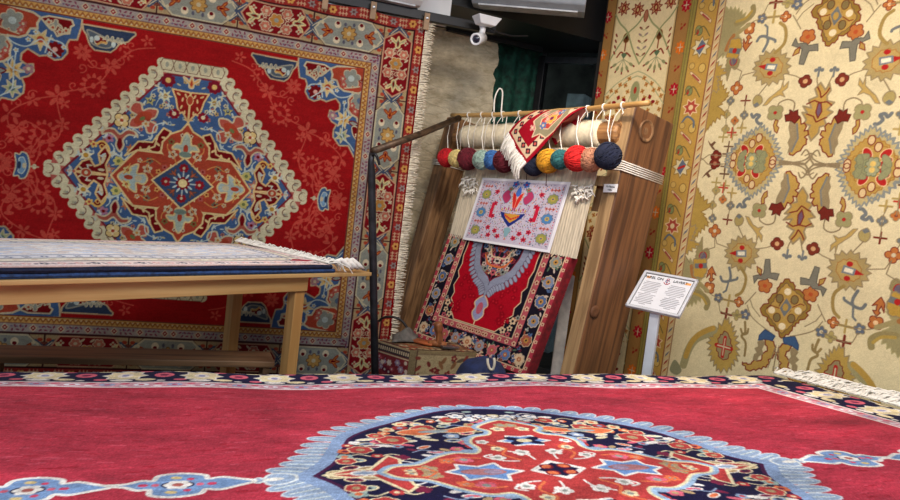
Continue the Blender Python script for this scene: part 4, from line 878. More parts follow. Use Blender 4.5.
# stone stretch with a ragged broken edge on its right
su0 = WB.uv(380, 200)[0]-.6
edge = [WB.uv(*p) for p in [(497,42),(498.5,48),(498,53),(499,60),(497.5,66),(495,69),(493,74),(495.5,80),(493.5,87),(492.5,96),(493.5,104),(491,115),(489,140),(484,200),(476,260),(470,330),(462,400)]]
b = MB(); lo = [(su0, CEIL)]+[(edge[0][0]+.05, CEIL)]+edge+[(edge[-1][0]-.03, 0), (su0, 0)]
nn_ = len(lo); vs = [WB.at(u, v, 0) for u, v in lo]+[WB.at(u, v, -.28) for u, v in lo]
b.add(vs, [tuple(range(nn_)), tuple(range(nn_, 2*nn_))[::-1]]+[(i, (i+1) % nn_, nn_+(i+1) % nn_, nn_+i) for i in range(nn_)])
struct(b.build('wall_back', M_STONE))
# green netting drawn behind the broken edge
M_GREEN = mat('dark_green_netting', (20, 66, 52), .8, vary=.35, scale=18, bump=.4, bscale=60)
def net():
    g0 = WB.uv(484, 80)[0]-.25; g1 = WB.uv(542, 80)[0]+.05
    A = np.array([[WB.at(u, v, -.20+.025*sin(u*38)+.012*sin(v*26+2*sin(u*9))) for u in np.linspace(g0, g1, 70)] for v in np.linspace(.3, 3.6, 90)])
    o = MB().grid(A).build('netting_curtain', M_GREEN, None, True); md = o.modifiers.new('thick', 'SOLIDIFY'); md.thickness = .008; reorigin(o)
    return tag(o, 'dark green netting curtain beside the broken stone wall edge', 'curtain')
net()
# dark glazed corner: mullion, panes, black header
COR = WB.off(-.15); cu = COR.uv(540, 90); KP = COR.at(cu[0], 0, 0)
GL = Plane(KP*np.array([1, 1, 0]), (cos(radians(-30)), sin(radians(-30)), 0), (0, 0, 1))
M_GLASS = bpy.data.materials.new('dark_glass'); M_GLASS.use_nodes = True
_b = M_GLASS.node_tree.nodes['Principled BSDF']; _b.inputs['Base Color'].default_value = (.62, .70, .68, 1); _b.inputs['Roughness'].default_value = .04; _b.inputs['Transmission Weight'].default_value = 1.0; _b.inputs['IOR'].default_value = 1.08
_n = M_GLASS.node_tree.nodes.new('ShaderNodeTexNoise'); _n.inputs['Scale'].default_value = 2; _r = M_GLASS.node_tree.nodes.new('ShaderNodeMapRange'); _r.inputs['To Min'].default_value = .03; _r.inputs['To Max'].default_value = .09
M_GLASS.node_tree.links.new(_n.outputs['Fac'], _r.inputs['Value']); M_GLASS.node_tree.links.new(_r.outputs['Result'], _b.inputs['Roughness'])
gu1 = GL.uv(612, 80)[0]+.3
root = empty('window_1', GL.at(gu1/2, 0, 0), None, None); struct(root)
b = MB(); b.box(GL.at(0,1.6,0), GL.a*.035, GL.n*.05, (0,0,1.6)); struct(b.build('mullion', M_BLACKM, root, bevel=.004))
b = MB(); b.box(GL.at(gu1,1.6,0), GL.a*.03, GL.n*.05, (0,0,1.6)); struct(b.build('mullion', M_BLACKM, root, bevel=.004))
b = MB(); b.box(GL.at(gu1/2,3.16,.01), GL.a*gu1/2, GL.n*.04, (0,0,.03)); struct(b.build('transom', mat('grey_aluminium', (70,74,78), .35, .8), root, bevel=.003))
b = MB(); b.box(GL.at(gu1/2,1.6,0), GL.a*(gu1/2-.03), GL.n*.006, (0,0,1.54)); struct(b.build('pane', M_GLASS, root))
b = MB(); b.box(GL.at(gu1/2,3.55,0), GL.a*(gu1/2-.03), GL.n*.006, (0,0,.36)); struct(b.build('pane', M_GLASS, root))
# what stands in the dark passage behind the glass
b = MB(); b.box(GL.at(gu1/2-.2,1.9,-1.6), GL.a*2.2, GL.n*.06, (0,0,2.)); struct(b.build('wall_passage', mat('dim_grey_wall', (84,84,78), .9, vary=.4, scale=3)))
b = MB(); q0 = PP(583, 90, GL.at(0,0,-1.1), GL.n); b.box((q0[0], q0[1], 1.5), GL.a*.10, GL.n*.2, (0,0,1.49)); o = b.build('cabinet', mat('pale_blue_lacquer', (190,204,212), .4)); reorigin(o)
tag(o, 'pale tall cabinet seen through the dark glass', 'cabinet')
b = MB(); b.box((q0[0]-.02, q0[1]-.03, 2.06), GL.a*.17, GL.n*.21, (0,0,.11)); 
# right wall behind the cream carpets
struct(slab(WR, RUN_U0-.12, 2.6, 0, CEIL, -.30, -.15, 'wall_right', mat('dark_wall', (40,36,33), .9)))
# black soffit over the corner
sf = WL.off(.02); fu0 = ue
def soffit():
    b = MB(); p = [WL.at(ue,3.2,-.05), WL.at(ue,3.2,-1.6), GL.at(-.1,3.2,-.3), GL.at(gu1+.3,3.2,-.3), WR.at(RUN_U0-.05,3.2,-.12)]
    q = [PZ(449, 24, 3.22), PZ(520, 27, 3.22), PZ(604, 25, 3.22)]
    a0 = WL.at(ue, 0, -.05); e0 = PP(604, 25, WN.o-WN.n*.08, WN.n); zz = 3.24
    pts = [a0, e0, GL.at(gu1+.2,0,-.25), GL.at(-.3,0,-.5), WL.at(ue,0,-1.3)]
    lo = [(p[0], p[1], zz) for p in pts]; hi = [(p[0], p[1], CEIL) for p in pts]; n = len(pts)
    b.add(lo+hi, [tuple(range(n)), tuple(range(n, 2*n))]+[(i, (i+1) % n, n+(i+1) % n, n+i) for i in range(n)])
    struct(b.build('ceiling_soffit', M_BLACKP)); return np.array(lo[0]), np.array(lo[1])
SO0, SO1 = soffit()
sd = (SO1-SO0); SL = np.linalg.norm(sd[:2]); sd = np.array([sd[0], sd[1], 0])/SL
SOF = Plane(SO0*np.array([1, 1, 0]), sd, (0, 0, 1))
# hanging rail along the top of the left carpet, with clips
b = MB(); r0 = WL.at(-3.4, 3.075, .0); rp = [WL.at(u, 3.085+.012*u, -.01) for u in (-3.4, -1, .3, WL.uv(494, 37)[0])]; rz = WB.uv(538, 50)
b.box((rp[0]+rp[3])/2, (rp[3]-rp[0])/2, WL.n*.03, (0,0,.035))
o = b.build('hanging_rail', M_BLACKM, bevel=.004); reorigin(o); tag(o, 'long black rail the red medallion carpet hangs from', 'rail')
b = MB(); k0 = WB.at(WB.uv(446, 27)[0], WB.uv(446, 27)[1], .05); k1 = WB.at(WB.uv(540, 49)[0], WB.uv(540, 49)[1], .05); b.box((k0+k1)/2, (k1-k0)/2, WB.n*.03, (0,0,.045)); struct(b.build('trim_1', M_BLACKM, bevel=.004))
M_CLIP = mat('clip_wood', (150, 122, 92), .6)
for i, (x, y) in enumerate(((324, 3), (372, 7), (424, 24))):
    u, v = WL.uv(x, y); root = empty('clip', WL.at(u, v, .06), ('wooden clip gripping the carpet top at the far right corner', 'wooden clip gripping the carpet top under the white air conditioner', 'wooden clip gripping the carpet top left of the air conditioner')[2-i], 'clip', 'clips along the hanging rail')
    b = MB(); b.box(WL.at(u, 3.035, .068), WL.a*.022, WL.n*.01, (0,0,.065)); b.build('jaw', M_CLIP, root, bevel=.003)
    b = MB(); b.lathe(WL.at(u, 3.06, .072), WL.n, [(0,.012),(.012,.012),(.014,.006)], 10); b.build('screw', mat('steel', (150,150,150), .3, 1.), root)
# white air conditioner above the rail
def aircon(name, pl, u0, u1, v0, v1, d, label, m, lab=None):
    root = empty(name, pl.at((u0+u1)/2, v0, d/2), label, 'air conditioner')
    b = MB(); n = 10; prof = [(0,v0+.0),(d*.62,v0),(d*.9,v0+.035),(d,v0+.10),(d,v1-.03),(d*.92,v1),(0,v1)]
    A = np.array([[pl.at(u, v, w) for w, v in prof] for u in np.linspace(u0, u1, 3)]); b.grid(A)
    k = len(prof); b.add([pl.at(u0, v, w) for w, v in prof], [tuple(range(k))]); b.add([pl.at(u1, v, w) for w, v in prof], [tuple(range(k))[::-1]])
    b.build('casing', m, root, bevel=.012, seg=3)
    b = MB(); b.box(pl.at((u0+u1)/2, v0-.004, d*.45), pl.a*(u1-u0)*.44, pl.n*d*.22, (0,0,.006)); b.build('louvre', mat('louvre_grey', (170,174,178), .5), root)
    b = MB(); b.box(pl.at((u0+u1)/2, v0+.13, d+.002), pl.a*(u1-u0)*.49, pl.n*.002, (0,0,.003)); b.build('panel_seam', mat('seam_grey', (110,114,120), .6), root)
    return root
a0 = WL.off(-.05).uv(330, -20)[0]; a1 = WL.off(.05).uv(420, 5)[0]; av = WL.off(.1).uv(405, 9)[1]
aircon('air_conditioner', WL.off(-.05), a1-.75, a1, av+.05, av+.35, .2, 'white rounded air conditioner above the red carpet at the top edge', M_WHITE)
g0 = SOF.off(.12).uv(474, 2); g1 = SOF.off(.12).uv(585, 7); _o = P(530, 4, 5.55); AC2 = Plane((_o[0], _o[1], 0), (cos(radians(-9)), sin(radians(-9)), 0), (0, 0, 1)); g0 = AC2.uv(470, 0); g1 = AC2.uv(585, 8); GV = _o[2]; AC2 = AC2.off(-.28); gr = aircon('air_conditioner', AC2, g0[0], g1[0], GV, GV+.32, .28, 'grey air conditioner on the black soffit above the loom', mat('grey_plastic', (148, 156, 164), .45, vary=.04))
m0 = SOF.uv(517, 3); b = MB(); b.box(AC2.at((g0[0]+g1[0])/2-.05, GV+.13, .284), AC2.a*.035, AC2.n*.003, (0,0,.008)); b.build('badge', mat('badge_white', (235,238,240), .3), gr)
# security camera under the soffit edge
def cctv():
    c0 = SOF.off(.20).at(*SOF.off(.20).uv(483, 22), .0); root = empty('security_camera', c0, 'white bullet security camera fixed to the black soffit', 'camera'); M = mat('camera_white', (214,216,220), .4, vary=.03)
    dp = 690/ c0[1]; s = 1/dp
    b = MB(); t = c0+SOF.n*.01
    b.hexa([t+SOF.a*x*s+np.array([0,0,1])*y*s+SOF.n*w for w in (0,) for x, y in ()] or [c0+SOF.a*-13*s+np.array([0,0,3*s]), c0+SOF.a*12*s+np.array([0,0,3*s]), c0+SOF.a*12*s+SOF.n*.14+np.array([0,0,3*s]), c0+SOF.a*-13*s+SOF.n*.14+np.array([0,0,3*s]), c0+SOF.a*-9*s+np.array([0,0,-5*s])+SOF.n*.02, c0+SOF.a*7*s+np.array([0,0,-5*s])+SOF.n*.02, c0+SOF.a*7*s+SOF.n*.12+np.array([0,0,-5*s]), c0+SOF.a*-9*s+SOF.n*.12+np.array([0,0,-5*s])])
    b.build('mounting_base', M, root, bevel=.006)
    d = c0[1]-.02; p1 = P(482, 25, d); p2 = P(482, 33, d-.02); b = MB(); b.tube([p1, P(483, 29, d), p2], .024, 12); b.build('arm', M, root, True)
    ax = CAM-np.array([.9, 0, .9]); h = P(477, 39, d-.06); ax = ax-h; ax = ax/np.linalg.norm(ax); ax = ax+np.array([-.18, 0, .04]); ax /= np.linalg.norm(ax)
    b = MB(); b.lathe(h-ax*.13, ax, [(0,.03),(.01,.045),(.16,.048),(.165,.044),(.165,.036),(.155,.034)], 24); hd = b.build('housing', M, root, True)
    b = MB(); b.lathe(h+ax*.0205, ax, [(0,.035),(.004,.035),(.006,.02),(.010,.016)], 20); b.build('lens', mat('lens_dark', (24,26,44), .15, coat=.6), hd, True)
    b = MB(); b.tube([P(486, 27, d), P(500, 33, d), P(512, 36, d), P(528, 36, d+.02)], .006, 6); b.build('cable', M_BLACKM, root)
cctv()
# ================================================================== the standing loom
E0 = P(637, 105, 4.6); LE = np.array([cos(radians(53)), -sin(radians(53)), 0]); LBK = np.array([sin(radians(53)), cos(radians(53)), 0])
_d = ray(575, 370); B0 = CAM+_d*(((E0-CAM)@LE)/(_d@LE)); LUP = (E0-B0)/np.linalg.norm(E0-B0)
LM = Plane(E0, LE, LUP)
if LM.n@LBK > 0: LM.n = -LM.n
W_OLD = wood('weathered_timber', (150, 112, 74), (92, 62, 38), LUP, .65, 3.2); W_RED = wood('reddish_timber', (122, 80, 46), (78, 48, 27), LUP, .6, 3.); W_PALE = wood('pale_timber', (172, 140, 98), (128, 100, 66), LUP, .6, 3.)
loom = empty('carpet_loom', LM.at(-1, -2.2, 0)*np.array([1, 1, 0]), 'tall leaning wooden carpet loom with thick timber posts and cream warp', 'loom')
def post(u0, v0, u1, v1, wf, wd, m, name='post'):
    """front-outer edge through two loom-plane points; wf across the front, wd backwards"""
    t = LM.at(u0, v0); bt = LM.at(u1, v1); ax = (t-bt)/np.linalg.norm(t-bt); bt = bt-ax*(bt[2]/ax[2]); bk = -LM.n
    c = [bt, bt+LE*wf, bt+LE*wf+bk*wd, bt+bk*wd]; c = [q-ax*(q[2]/ax[2]) for q in c]
    tt = [t, t+LE*wf, t+LE*wf+bk*wd-np.array([0,0,.0]), t+bk*wd]
    return c+tt
u0, v0 = LM.uv(637, 105); u1, v1 = LM.uv(575, 370)
pr = post(u0-.115, v0, u1-.115, v1, .115, .42, None)
def post_obj(pr, m):
    b = MB(); lv = [np.array(pr[:4])+(np.array(pr[4:])-np.array(pr[:4]))*t for t in np.linspace(0, 1, 8)]
    rr = random.Random(3)
    vs = []
    for L_ in lv:
        j = np.array([[rr.uniform(-1, 1)*.006 for _ in range(3)] for _ in range(4)]); vs += list(L_+j)
    fs = [(3,2,1,0), tuple(28+i for i in range(4))]
    for i in range(7):
        for k in range(4): fs.append((i*4+k, i*4+(k+1) % 4, i*4+4+(k+1) % 4, i*4+4+k))
    b.add(vs, fs); return b.build('post', m, loom, bevel=.012, seg=3)
pR = post_obj(pr, [W_RED])
# knot and peg on the broad side face
def on_side(x, y): 
    return PP(x, y, E0, LE)
kq = on_side(646, 131); b = MB(); b.lathe(kq-LE*.006, LE, [(0,.075),(.014,.075),(.017,.066),(.006,.058),(.004,.03),(.012,.0)], 28); b.build('roller_end', W_OLD, pR, True)
kq = on_side(595, 312); b = MB(); b.lathe(kq-LE*.004, LE, [(0,.045),(.008,.04),(.010,.02),(.004,.0)], 20); b.build('wood_knot', mat('dark_knot', (96,60,34), .7), pR, True)
# pale front strip of the right post
b = MB(); s0 = np.array(pr[0]); s1 = np.array(pr[4]); 
c_ = [s0+LM.n*.012+LE*.004, s0+LM.n*.012+LE*.108, s0+LE*.108, s0+LE*.004]; t_ = [s1+LM.n*.012+LE*.004, s1+LM.n*.012+LE*.108, s1+LE*.108, s1+LE*.004]
b.hexa(c_+t_); b.build('front_strip', W_PALE, pR, bevel=.003)
u0, v0 = LM.uv(447, 117); u1, v1 = LM.uv(388, 326)
pl_ = post(u0, v0, u1, v1, .15, .24, None); pL = post_obj(pl_, [W_OLD])
# roller with wrapped warp, rod, lower beam
M_WARP = mat('cream_warp_cotton', (232, 220, 190), .9, vary=.06, scale=30, stretch=(1,1,1), bump=.3, bscale=200)
ra = LM.at(*LM.uv(465, 136.5), -.02); rb = LM.at(*LM.uv(603, 133), -.02); rax = (rb-ra)/np.linalg.norm(rb-ra); rl = np.linalg.norm(rb-ra)
b = MB(); b.lathe(ra, rax, [(0,.088),(.004,.098)]+[(rl*i/30, .099+.003*(i % 2)+.003*sin(i*1.3)) for i in range(1, 30)]+[(rl-.004,.098),(rl,.088)], 40); roll = b.build('warp_roll', M_WARP, loom, True)
wr = wood('roller_wood', (168,122,72), (112,76,44), rax, .6)
b = MB(); b.lathe(ra-rax*.13, rax, [(0,.06),(.01,.075),(.14,.082),(rl+.12,.085),(rl+.27,.085),(rl+.29,.07)], 10); b.build('roller_beam', wr, loom, bevel=.006)
M_BAMB = wood('bamboo', (198,160,98), (160,120,66), rax, .5)
RO = LM.off(.10); q0 = RO.at(*RO.uv(452, 115.5)); q1 = RO.at(*RO.uv(649, 103)); b = MB()
pts = [q0+(q1-q0)*t+np.array([0,0,-.02*sin(pi*t)]) for t in np.linspace(0, 1, 25)]; b.tube(pts, [.018+(.003 if i % 5 == 0 else 0) for i in range(25)], 10); b.build('bamboo_rod', M_BAMB, loom, True)
def rod(t): return q0+(q1-q0)*t+np.array([0,0,-.02*sin(pi*t)])
def rod_at(x): 
    best = min(np.linspace(0, 1, 200), key=lambda t: abs((lambda d: 450+FPX*(d@RC)/(d@F_))(rod(t)-CAM)-x)); return best
M_CORD = mat('white_cord', (226,222,212), .9, vary=.05)
for i, x in enumerate((469, 482, 494, 503, 520, 588, 604, 622)):          # ties from the rod down over the roll
    t = rod_at(x); a = rod(t); b = MB()
    ring = [a+np.array([0,0,1])*.023*cos(k)+LM.n*.023*sin(k)+rax*.006*(k/6) for k in np.linspace(0, 2*pi*1.9, 22)]
    b.tube(ring, .0035, 5); b.tube([a-np.array([0,0,.022])+LM.n*.01, a-np.array([0,0,.07])+LM.n*.02-rax*.03, a-np.array([0,0,.15])+LM.n*.022-rax*.05, a-np.array([0,0,.30])-LM.n*.0-rax*.06], .0028, 5); b.tube([a-np.array([0,0,.02]), a+rax*.03-np.array([0,0,.05])+LM.n*.02, a+rax*.03-np.array([0,0,.065])+LM.n*.025], .0035, 5)
    b.build('cord_tie', M_CORD, loom, True)
# tall white loop standing above the rod
b = MB(); tq = rod_at(497); a = rod(tq); lp = [P(494, 112, a[1]), P(494.5, 100, a[1]+.02), P(497, 92, a[1]+.03), P(500, 88.5, a[1]+.03), P(502.5, 92, a[1]+.03), P(502, 102, a[1]+.02), P(501, 114, a[1])]
b.tube(cat(lp, 5, False), .006, 6); b.build('cord_loop', M_CORD, loom, True)
# warp sheet
WS = LM.off(.055); wp = [WS.at(*WS.uv(x, y)) for x, y in ((471.5,150),(604,147),(577,259),(450,236))]
b = MB(); n = 120
A = np.array([[ (wp[0]*(1-s)+wp[1]*s)*(1-t)+(wp[3]*(1-s)+wp[2]*s)*t+LM.n*(.003*(i % 2)) for i, s in enumerate(np.linspace(0, 1, n))] for t in np.linspace(0, 1, 6)])
b.grid(A); o = b.build('warp_sheet', mat('grey_warp', (198,186,162), .9, vary=.10, scale=9, stretch=(6,6,.6)), loom); md = o.modifiers.new('thick', 'SOLIDIFY'); md.thickness = .006
for pts in ([(452,262),(448,300)], ):
    pass
# loose cotton tufts at both sides of the paper
for (x, y) in ((470, 184), (581, 191)):
    b = MB(); rr = random.Random(int(x)); base = LM.off(.075)
    for k in range(46):
        u, v = base.uv(x+rr.uniform(-7, 12 if x > 500 else 9), y+rr.uniform(-7, 7)); p = base.at(u, v); d = LE*rr.uniform(-.05, .05)+np.array([0,0,-rr.uniform(.01, .06)])+LM.n*rr.uniform(0, .025); b.tube([p, p+d*.5+LM.n*.015, p+d], [.006, .005, .003], 5)
    b.build('cotton_tuft', M_FRINGE_W, loom, True)
# rope bindings round both posts
def binding(pr, f, turns, name='rope_binding', dz=.014):
    lo = np.array(pr[:4]); hi = np.array(pr[4:]); b = MB(); c = lo.mean(0)
    for k in range(turns):
        t = f+k*dz/2.4; ring = lo+(hi-lo)*t; ctr = ring.mean(0); ring = [p+(p-ctr)/np.linalg.norm(p-ctr)*.016 for p in ring]
        ring.append(ring[0]); b.tube(ring, .0045, 6)
    b.build(name, M_CORD, loom, True)
def frac(pr, x, y, k):                         # height fraction at which edge k passes pixel row y
    lo = np.array(pr[k]); hi = np.array(pr[4+k]); best = min(np.linspace(0, 1, 400), key=lambda t: abs((lambda d: 250-FPX*(d@UC)/(d@F_))(lo+(hi-lo)*t-CAM)-y)); return best
binding(pr, frac(pr, 620, 166, 1)-.012, 5); binding(pl_, frac(pl_, 437, 162, 0)-.008, 4)
# cross pegs between warp and right post
b = MB(); z = LM.at(*LM.uv(600, 181)); b.box(z, LE*.10, LBK*.03, LUP*.035); b.build('cross_peg', W_PALE, loom, bevel=.005)
z = LM.at(*LM.uv(600, 196), -.05); b = MB(); b.box(z, LE*.07, LBK*.03, LUP*.10); b.build('side_batten', W_OLD, loom, bevel=.005)
# lower beam low between the posts
lb0 = LM.at(LM.uv(400, 350)[0]-.1, LM.uv(500, 372)[1]-.30, -.10); lb1 = LM.at(-.02, LM.uv(500, 372)[1]-.30, -.10); lax = (lb1-lb0)/np.linalg.norm(lb1-lb0)
b = MB(); b.lathe(lb0, lax, [(0,.09),(.01,.1),(np.linalg.norm(lb1-lb0),.1)], 14); b.build('lower_beam', wr, loom)
# museum tag on the post
tg = LM.off(.03); b = MB(); cs = [tg.at(*tg.uv(x, y)) for x, y in ((604.2,184),(617.8,184),(616.3,192.2),(603,192.2))]
tr = empty('label_card', (cs[2]+cs[3])/2, 'small white label card on the front edge of the right loom post', 'label')
b.hexa([cs[3]-LM.n*.004, cs[2]-LM.n*.004, cs[2], cs[3], cs[0]-LM.n*.004, cs[1]-LM.n*.004, cs[1], cs[0]]); b.build('card', mat('card_white', (236,236,236), .5, vary=.02), tr)
def text(body, org, ax, up, size, m, parent, name='lettering', align='CENTER', bold=False):
    cu = bpy.data.curves.new(name, 'FONT'); cu.body = body; cu.size = size; cu.align_x = align; cu.extrude = .0004
    if bold: cu.offset = size*.015
    ax = np.array(ax)/np.linalg.norm(ax); n = np.cross(ax, up); n /= np.linalg.norm(n); up = np.cross(n, ax)
    tmp = bpy.data.objects.new(name+'_tmp', cu); COL.objects.link(tmp); dg = bpy.context.evaluated_depsgraph_get(); me = bpy.data.meshes.new_from_object(tmp.evaluated_get(dg)); bpy.data.objects.remove(tmp)
    M = Matrix.Identity(4)
    for i in range(3): M[i][0] = ax[i]; M[i][1] = up[i]; M[i][2] = n[i]; M[i][3] = org[i]
    me.transform(M); me.materials.clear(); return link(name, me, m, parent)
M_INK = mat('black_ink', (30,30,34), .6)
cx = (cs[0]+cs[1]+cs[2]+cs[3])/4+LM.n*.001
text('Uz Parma', cx+LUP*.004, LE, LUP, .018, M_INK, tr, bold=True); text('Halısı', cx-LUP*.016, LE, LUP, .016, M_INK, tr, bold=True)
# ---- yarn balls on cords
def yarn(name, c, r, col, label, seed, top):
    root = empty(name, c-np.array([0,0,r]), label, 'yarn', 'yarn balls hanging from the loom rod'); rr = random.Random(seed); b = MB()
    b.lathe(c-np.array([0,0,r*.96]), (0,0,1), [(r*.96*(1-cos(t)), r*.96*sin(t)) for t in np.linspace(0, pi, 14)], 20)
    tilt = rr.uniform(0, 6)
    for k in range(30):
        th = .95+rr.uniform(-.45, .45); ph = tilt+rr.uniform(-.5, .5)+(1.6 if k % 3 == 0 else 0); n = np.array([sin(th)*cos(ph), sin(th)*sin(ph), cos(th)]); o = rr.uniform(-.75, .75)*r; rad = sqrt(max(r*r*1.01-o*o, 1e-4))
        x = np.cross(n, [.3, .2, .9]); x /= np.linalg.norm(x); y = np.cross(n, x); b.tube([c+n*o+(x*cos(t)+y*sin(t))*rad for t in np.linspace(0, 2*pi, 25)], r*.045, 5, False)
    b.build('winding', mat('yarn_dye', col, .95, vary=.14, scale=60), root, True)
    b = MB(); b.tube([c+np.array([0,0,r*.97]), (c+top)/2+LM.n*.02, top], .0035, 5); b.build('cord', M_CORD, root)
YP = LM.off(.16)
balls = [(446.8,157.8,9.3,(190,26,34),'bright red yarn ball at the left post'),(457,158.5,8.8,(206,186,120),'cream yellow yarn ball next to the bright red one at the left post'),(468,159,11,(96,20,34),'dark maroon yarn ball between the cream and pale green ones'),(482,160,9.6,(146,170,158),'pale green yarn ball between the maroon and blue ones'),(492.5,160,9.6,(56,104,164),'mid blue yarn ball right of the pale green one'),(504.5,161,11.5,(92,18,32),'dark maroon yarn ball left of the hanging red mat'),(534,165,10.8,(20,26,48),'navy yarn ball directly under the hanging red mat tip'),(548.5,161,12,(206,148,34),'mustard yellow yarn ball right of the hanging mat'),(560.5,159.5,9.8,(48,106,108),'teal yarn ball between the mustard and red ones'),(577,158.5,12.8,(200,30,30),'large red yarn ball right of the teal one'),(591,160,12,(176,122,94),'tan yarn ball between the large red and navy ones'),(608,156,13.6,(24,30,52),'big navy yarn ball against the right post')]
for i, (x, y, r, col, lb) in enumerate(balls):
    pl2 = YP.off(-.03 if i in (5, 6, 7) else .035*(i % 2)); c = pl2.at(*pl2.uv(x, y)); d = (c-CAM)@F_; yarn('yarn_ball', c, r*d/FPX, col, lb, i, rod(rod_at(min(x+3, 640)))-np.array([0,0,.012]))
# ================================================================== half woven carpet, paper chart, mat on the loom
WC = LM.off(.062)
wq = [WC.at(*WC.uv(x, y)) for x, y in ((412,335),(525,376),(570.5,257),(449.5,233.5))]          # BL BR TR TL
wq[0] = wq[0]; dn = (wq[0]-wq[3])
def woven_rug():
    c = Chart(0, 1.35, 0, 1.0, 260, ss=2, bg=(160, 18, 34)); NV = (28, 24, 36); PK = (196, 96, 104); CR = (214, 186, 150); LBG = (140, 146, 166); GR = (80, 104, 84)
    c.mirror(.675)
    c.poly([(0,0),(1.35,0),(1.35,1),(0,1)], (176, 60, 74))
    c.poly([(.042,.042),(.675,.042),(.675,1.02),(.042,1.02)], NV); c.line([(.042,1),(.042,.042),(.675,.042)], .010, CR)
    c.poly([(.18,.19),(.675,.19),(.675,1.02),(.18,1.02)], (180, 84, 92)); c.line([(.18,1),(.18,.19),(.675,.19)], .01, NV); c.poly([(.243,.253),(.675,.253),(.675,1.02),(.243,1.02)], NV); c.line([(.243,1),(.243,.253),(.675,.253)], .010, CR)
    rr = random.Random(4); cs = [CR, PK, (84,106,146), (164,92,70), (140,146,136), (206,186,170), (120,40,56)]
    k = 0
    for y in np.arange(.11, 1.0, .165):
        c.flower((.11, y), .05, 8, cs[k % 3+2] if k % 2 else (130,140,164), CR, 0, CR); c.flower((.11, y), .024, 6, (190,140,70), NV, 0); k += 1
    for i, x in enumerate(np.arange(.11, .70, .141)): c.flower((x, .112), .048, 8, (CR, (90,120,170), PK, (150,150,160))[i % 4], NV, 0, (170,150,130)); c.flower((x, .112), .022, 6, (180,110,70), CR, 0)
    for y in np.arange(.06, 1.0, .075):
        c.flower((.021, y), .017, 5, CR, DRED); c.flower((.211, y+.16), .022, 5, CR, DRED, 0, None, .4)
    for x in np.arange(.06, .68, .075): c.flower((x, .021), .017, 5, CR, DRED); c.flower((x+.15, .221), .022, 5, CR, DRED, 0, None, .4)
    for j in range(170):
        if rr.random() < .5: p = (rr.uniform(.055, .168), rr.uniform(.06, .99))
        else: p = (rr.uniform(.06, .67), rr.uniform(.055, .178))
        if min((p[0]-.11)**2+((p[1]-.11) % .165)**2, (p[0]-.11)**2+((p[1]-.11) % .165-.165)**2) < .052**2 and p[0] < .18: continue
        if p[1] < .18 and min(((p[0]-.11) % .141)**2, ((p[0]-.11) % .141-.141)**2)+(p[1]-.112)**2 < .05**2: continue
        if rr.random() < .5: c.flower(p, rr.uniform(.013, .022), 5, rr.choice(cs), NV)
        else: c.ell(p, .02, .008, rr.choice(cs+[GR]), rr.random()*3)
    # red field with stepped flower spandrels, fringed lobe and pendant
    c.sym = [(lambda p, g=g: g(np.c_[.243+(p[:, 0]-.345)*1.309, .253+(p[:, 1]-.375)*1.195])) for g in c.sym]
    c.poly([(.37,1.02),(.375,.93),(.37,.86),(.385,.80),(.375,.74),(.40,.70),(.38,.63),(.41,.58),(.40,.53),(.44,.49),(.44,.44),(.47,.41),(.49,.385),(.675,.385),(.675,1.02)], (172,14,34), CR, .010)
    for j in range(60):
        p = (rr.uniform(.41, .675), rr.uniform(.45, 1.)); c.flower(p, .022, 5, (148,10,28), (186,30,44), rr.random())
    for j in range(60):
        p = (rr.uniform(.355, .47), rr.uniform(.39, 1.)); 
        if p[0] > .37 and p[1] > .6 or p[0]-.345 > (.62-p[1])*.5: continue
        c.flower(p, rr.uniform(.016, .03), 5, rr.choice(cs), NV)
    c.poly([(.445,1.02),(.46,.90),(.50,.79),(.57,.72),(.63,.685),(.66,.63),(.675,.60),(.675,1.02)], LBG, (90,90,110), .008)
    for t in np.linspace(0, 1, 16):
        q = np.array([(.447,1.0),(.46,.90),(.50,.79),(.57,.72),(.63,.685),(.66,.64)]); x = np.interp(t*5, range(6), q[:, 0]); y = np.interp(t*5, range(6), q[:, 1]); c.ell((x-.014, y-.012), .028, .014, (150,156,176), -2.3, 10, (100,96,116), .005)
    c.poly([(.50,1.02),(.51,.92),(.545,.83),(.60,.78),(.65,.75),(.675,.72),(.675,1.02)], NV, (120,30,50), .01)
    for j in range(50):
        p = (rr.uniform(.53, .675), rr.uniform(.77, .99)); 
        if p[0] < .56 and p[1] < .86: continue
        c.flower(p, rr.uniform(.016, .028), 5, rr.choice(cs), NV)
    c.curve([(.56,.9),(.61,.84),(.675,.83)], .016, (210,110,60)); c.curve([(.58,.97),(.62,.90),(.675,.90)], .012, CR)
    c.shape([(0,-1),(.5,-.5),(.4,0),(.6,.4),(0,1),(-.6,.4),(-.4,0),(-.5,-.5)], (.675,.515), .095, 0, (150,150,186), CR, .012); c.ell((.675,.515), .025, .045, (190,90,110)); c.line([(.675,.6),(.675,.68)], .02, LBG)
    return c
def bil(q, s, t): return (q[0]*(1-s)[..., None]+q[1]*s[..., None])*(1-t)[..., None]+(q[3]*(1-s)[..., None]+q[2]*s[..., None])*t[..., None]
cw = woven_rug(); wroot = empty('half_woven_carpet', (wq[0]+wq[1])/2, 'half woven red and navy carpet stretched on the loom front', 'carpet')
pile_mesh('pile', cw, lambda U, V: bil(wq, U/1.35, V), M_PILE, wroot, .012, LM.n, 1., cw.done(.06, .06))
# the woven part turning back round its right side to the rear
b = MB(); bk = -LM.n*.40-LE*.0; e0, e1 = wq[1], wq[2]
b.hexa([e0-LE*.004, e0+LE*.012, e0+LE*.012+bk*.2, e0-LE*.004+bk*.2, e1-LE*.004, e1+LE*.012, e1+LE*.012+bk*.16, e1-LE*.004+bk*.16]); b.build('rolled_back', mat('deep_red_wool', (120,16,28), .95, vary=.2, scale=30), wroot)
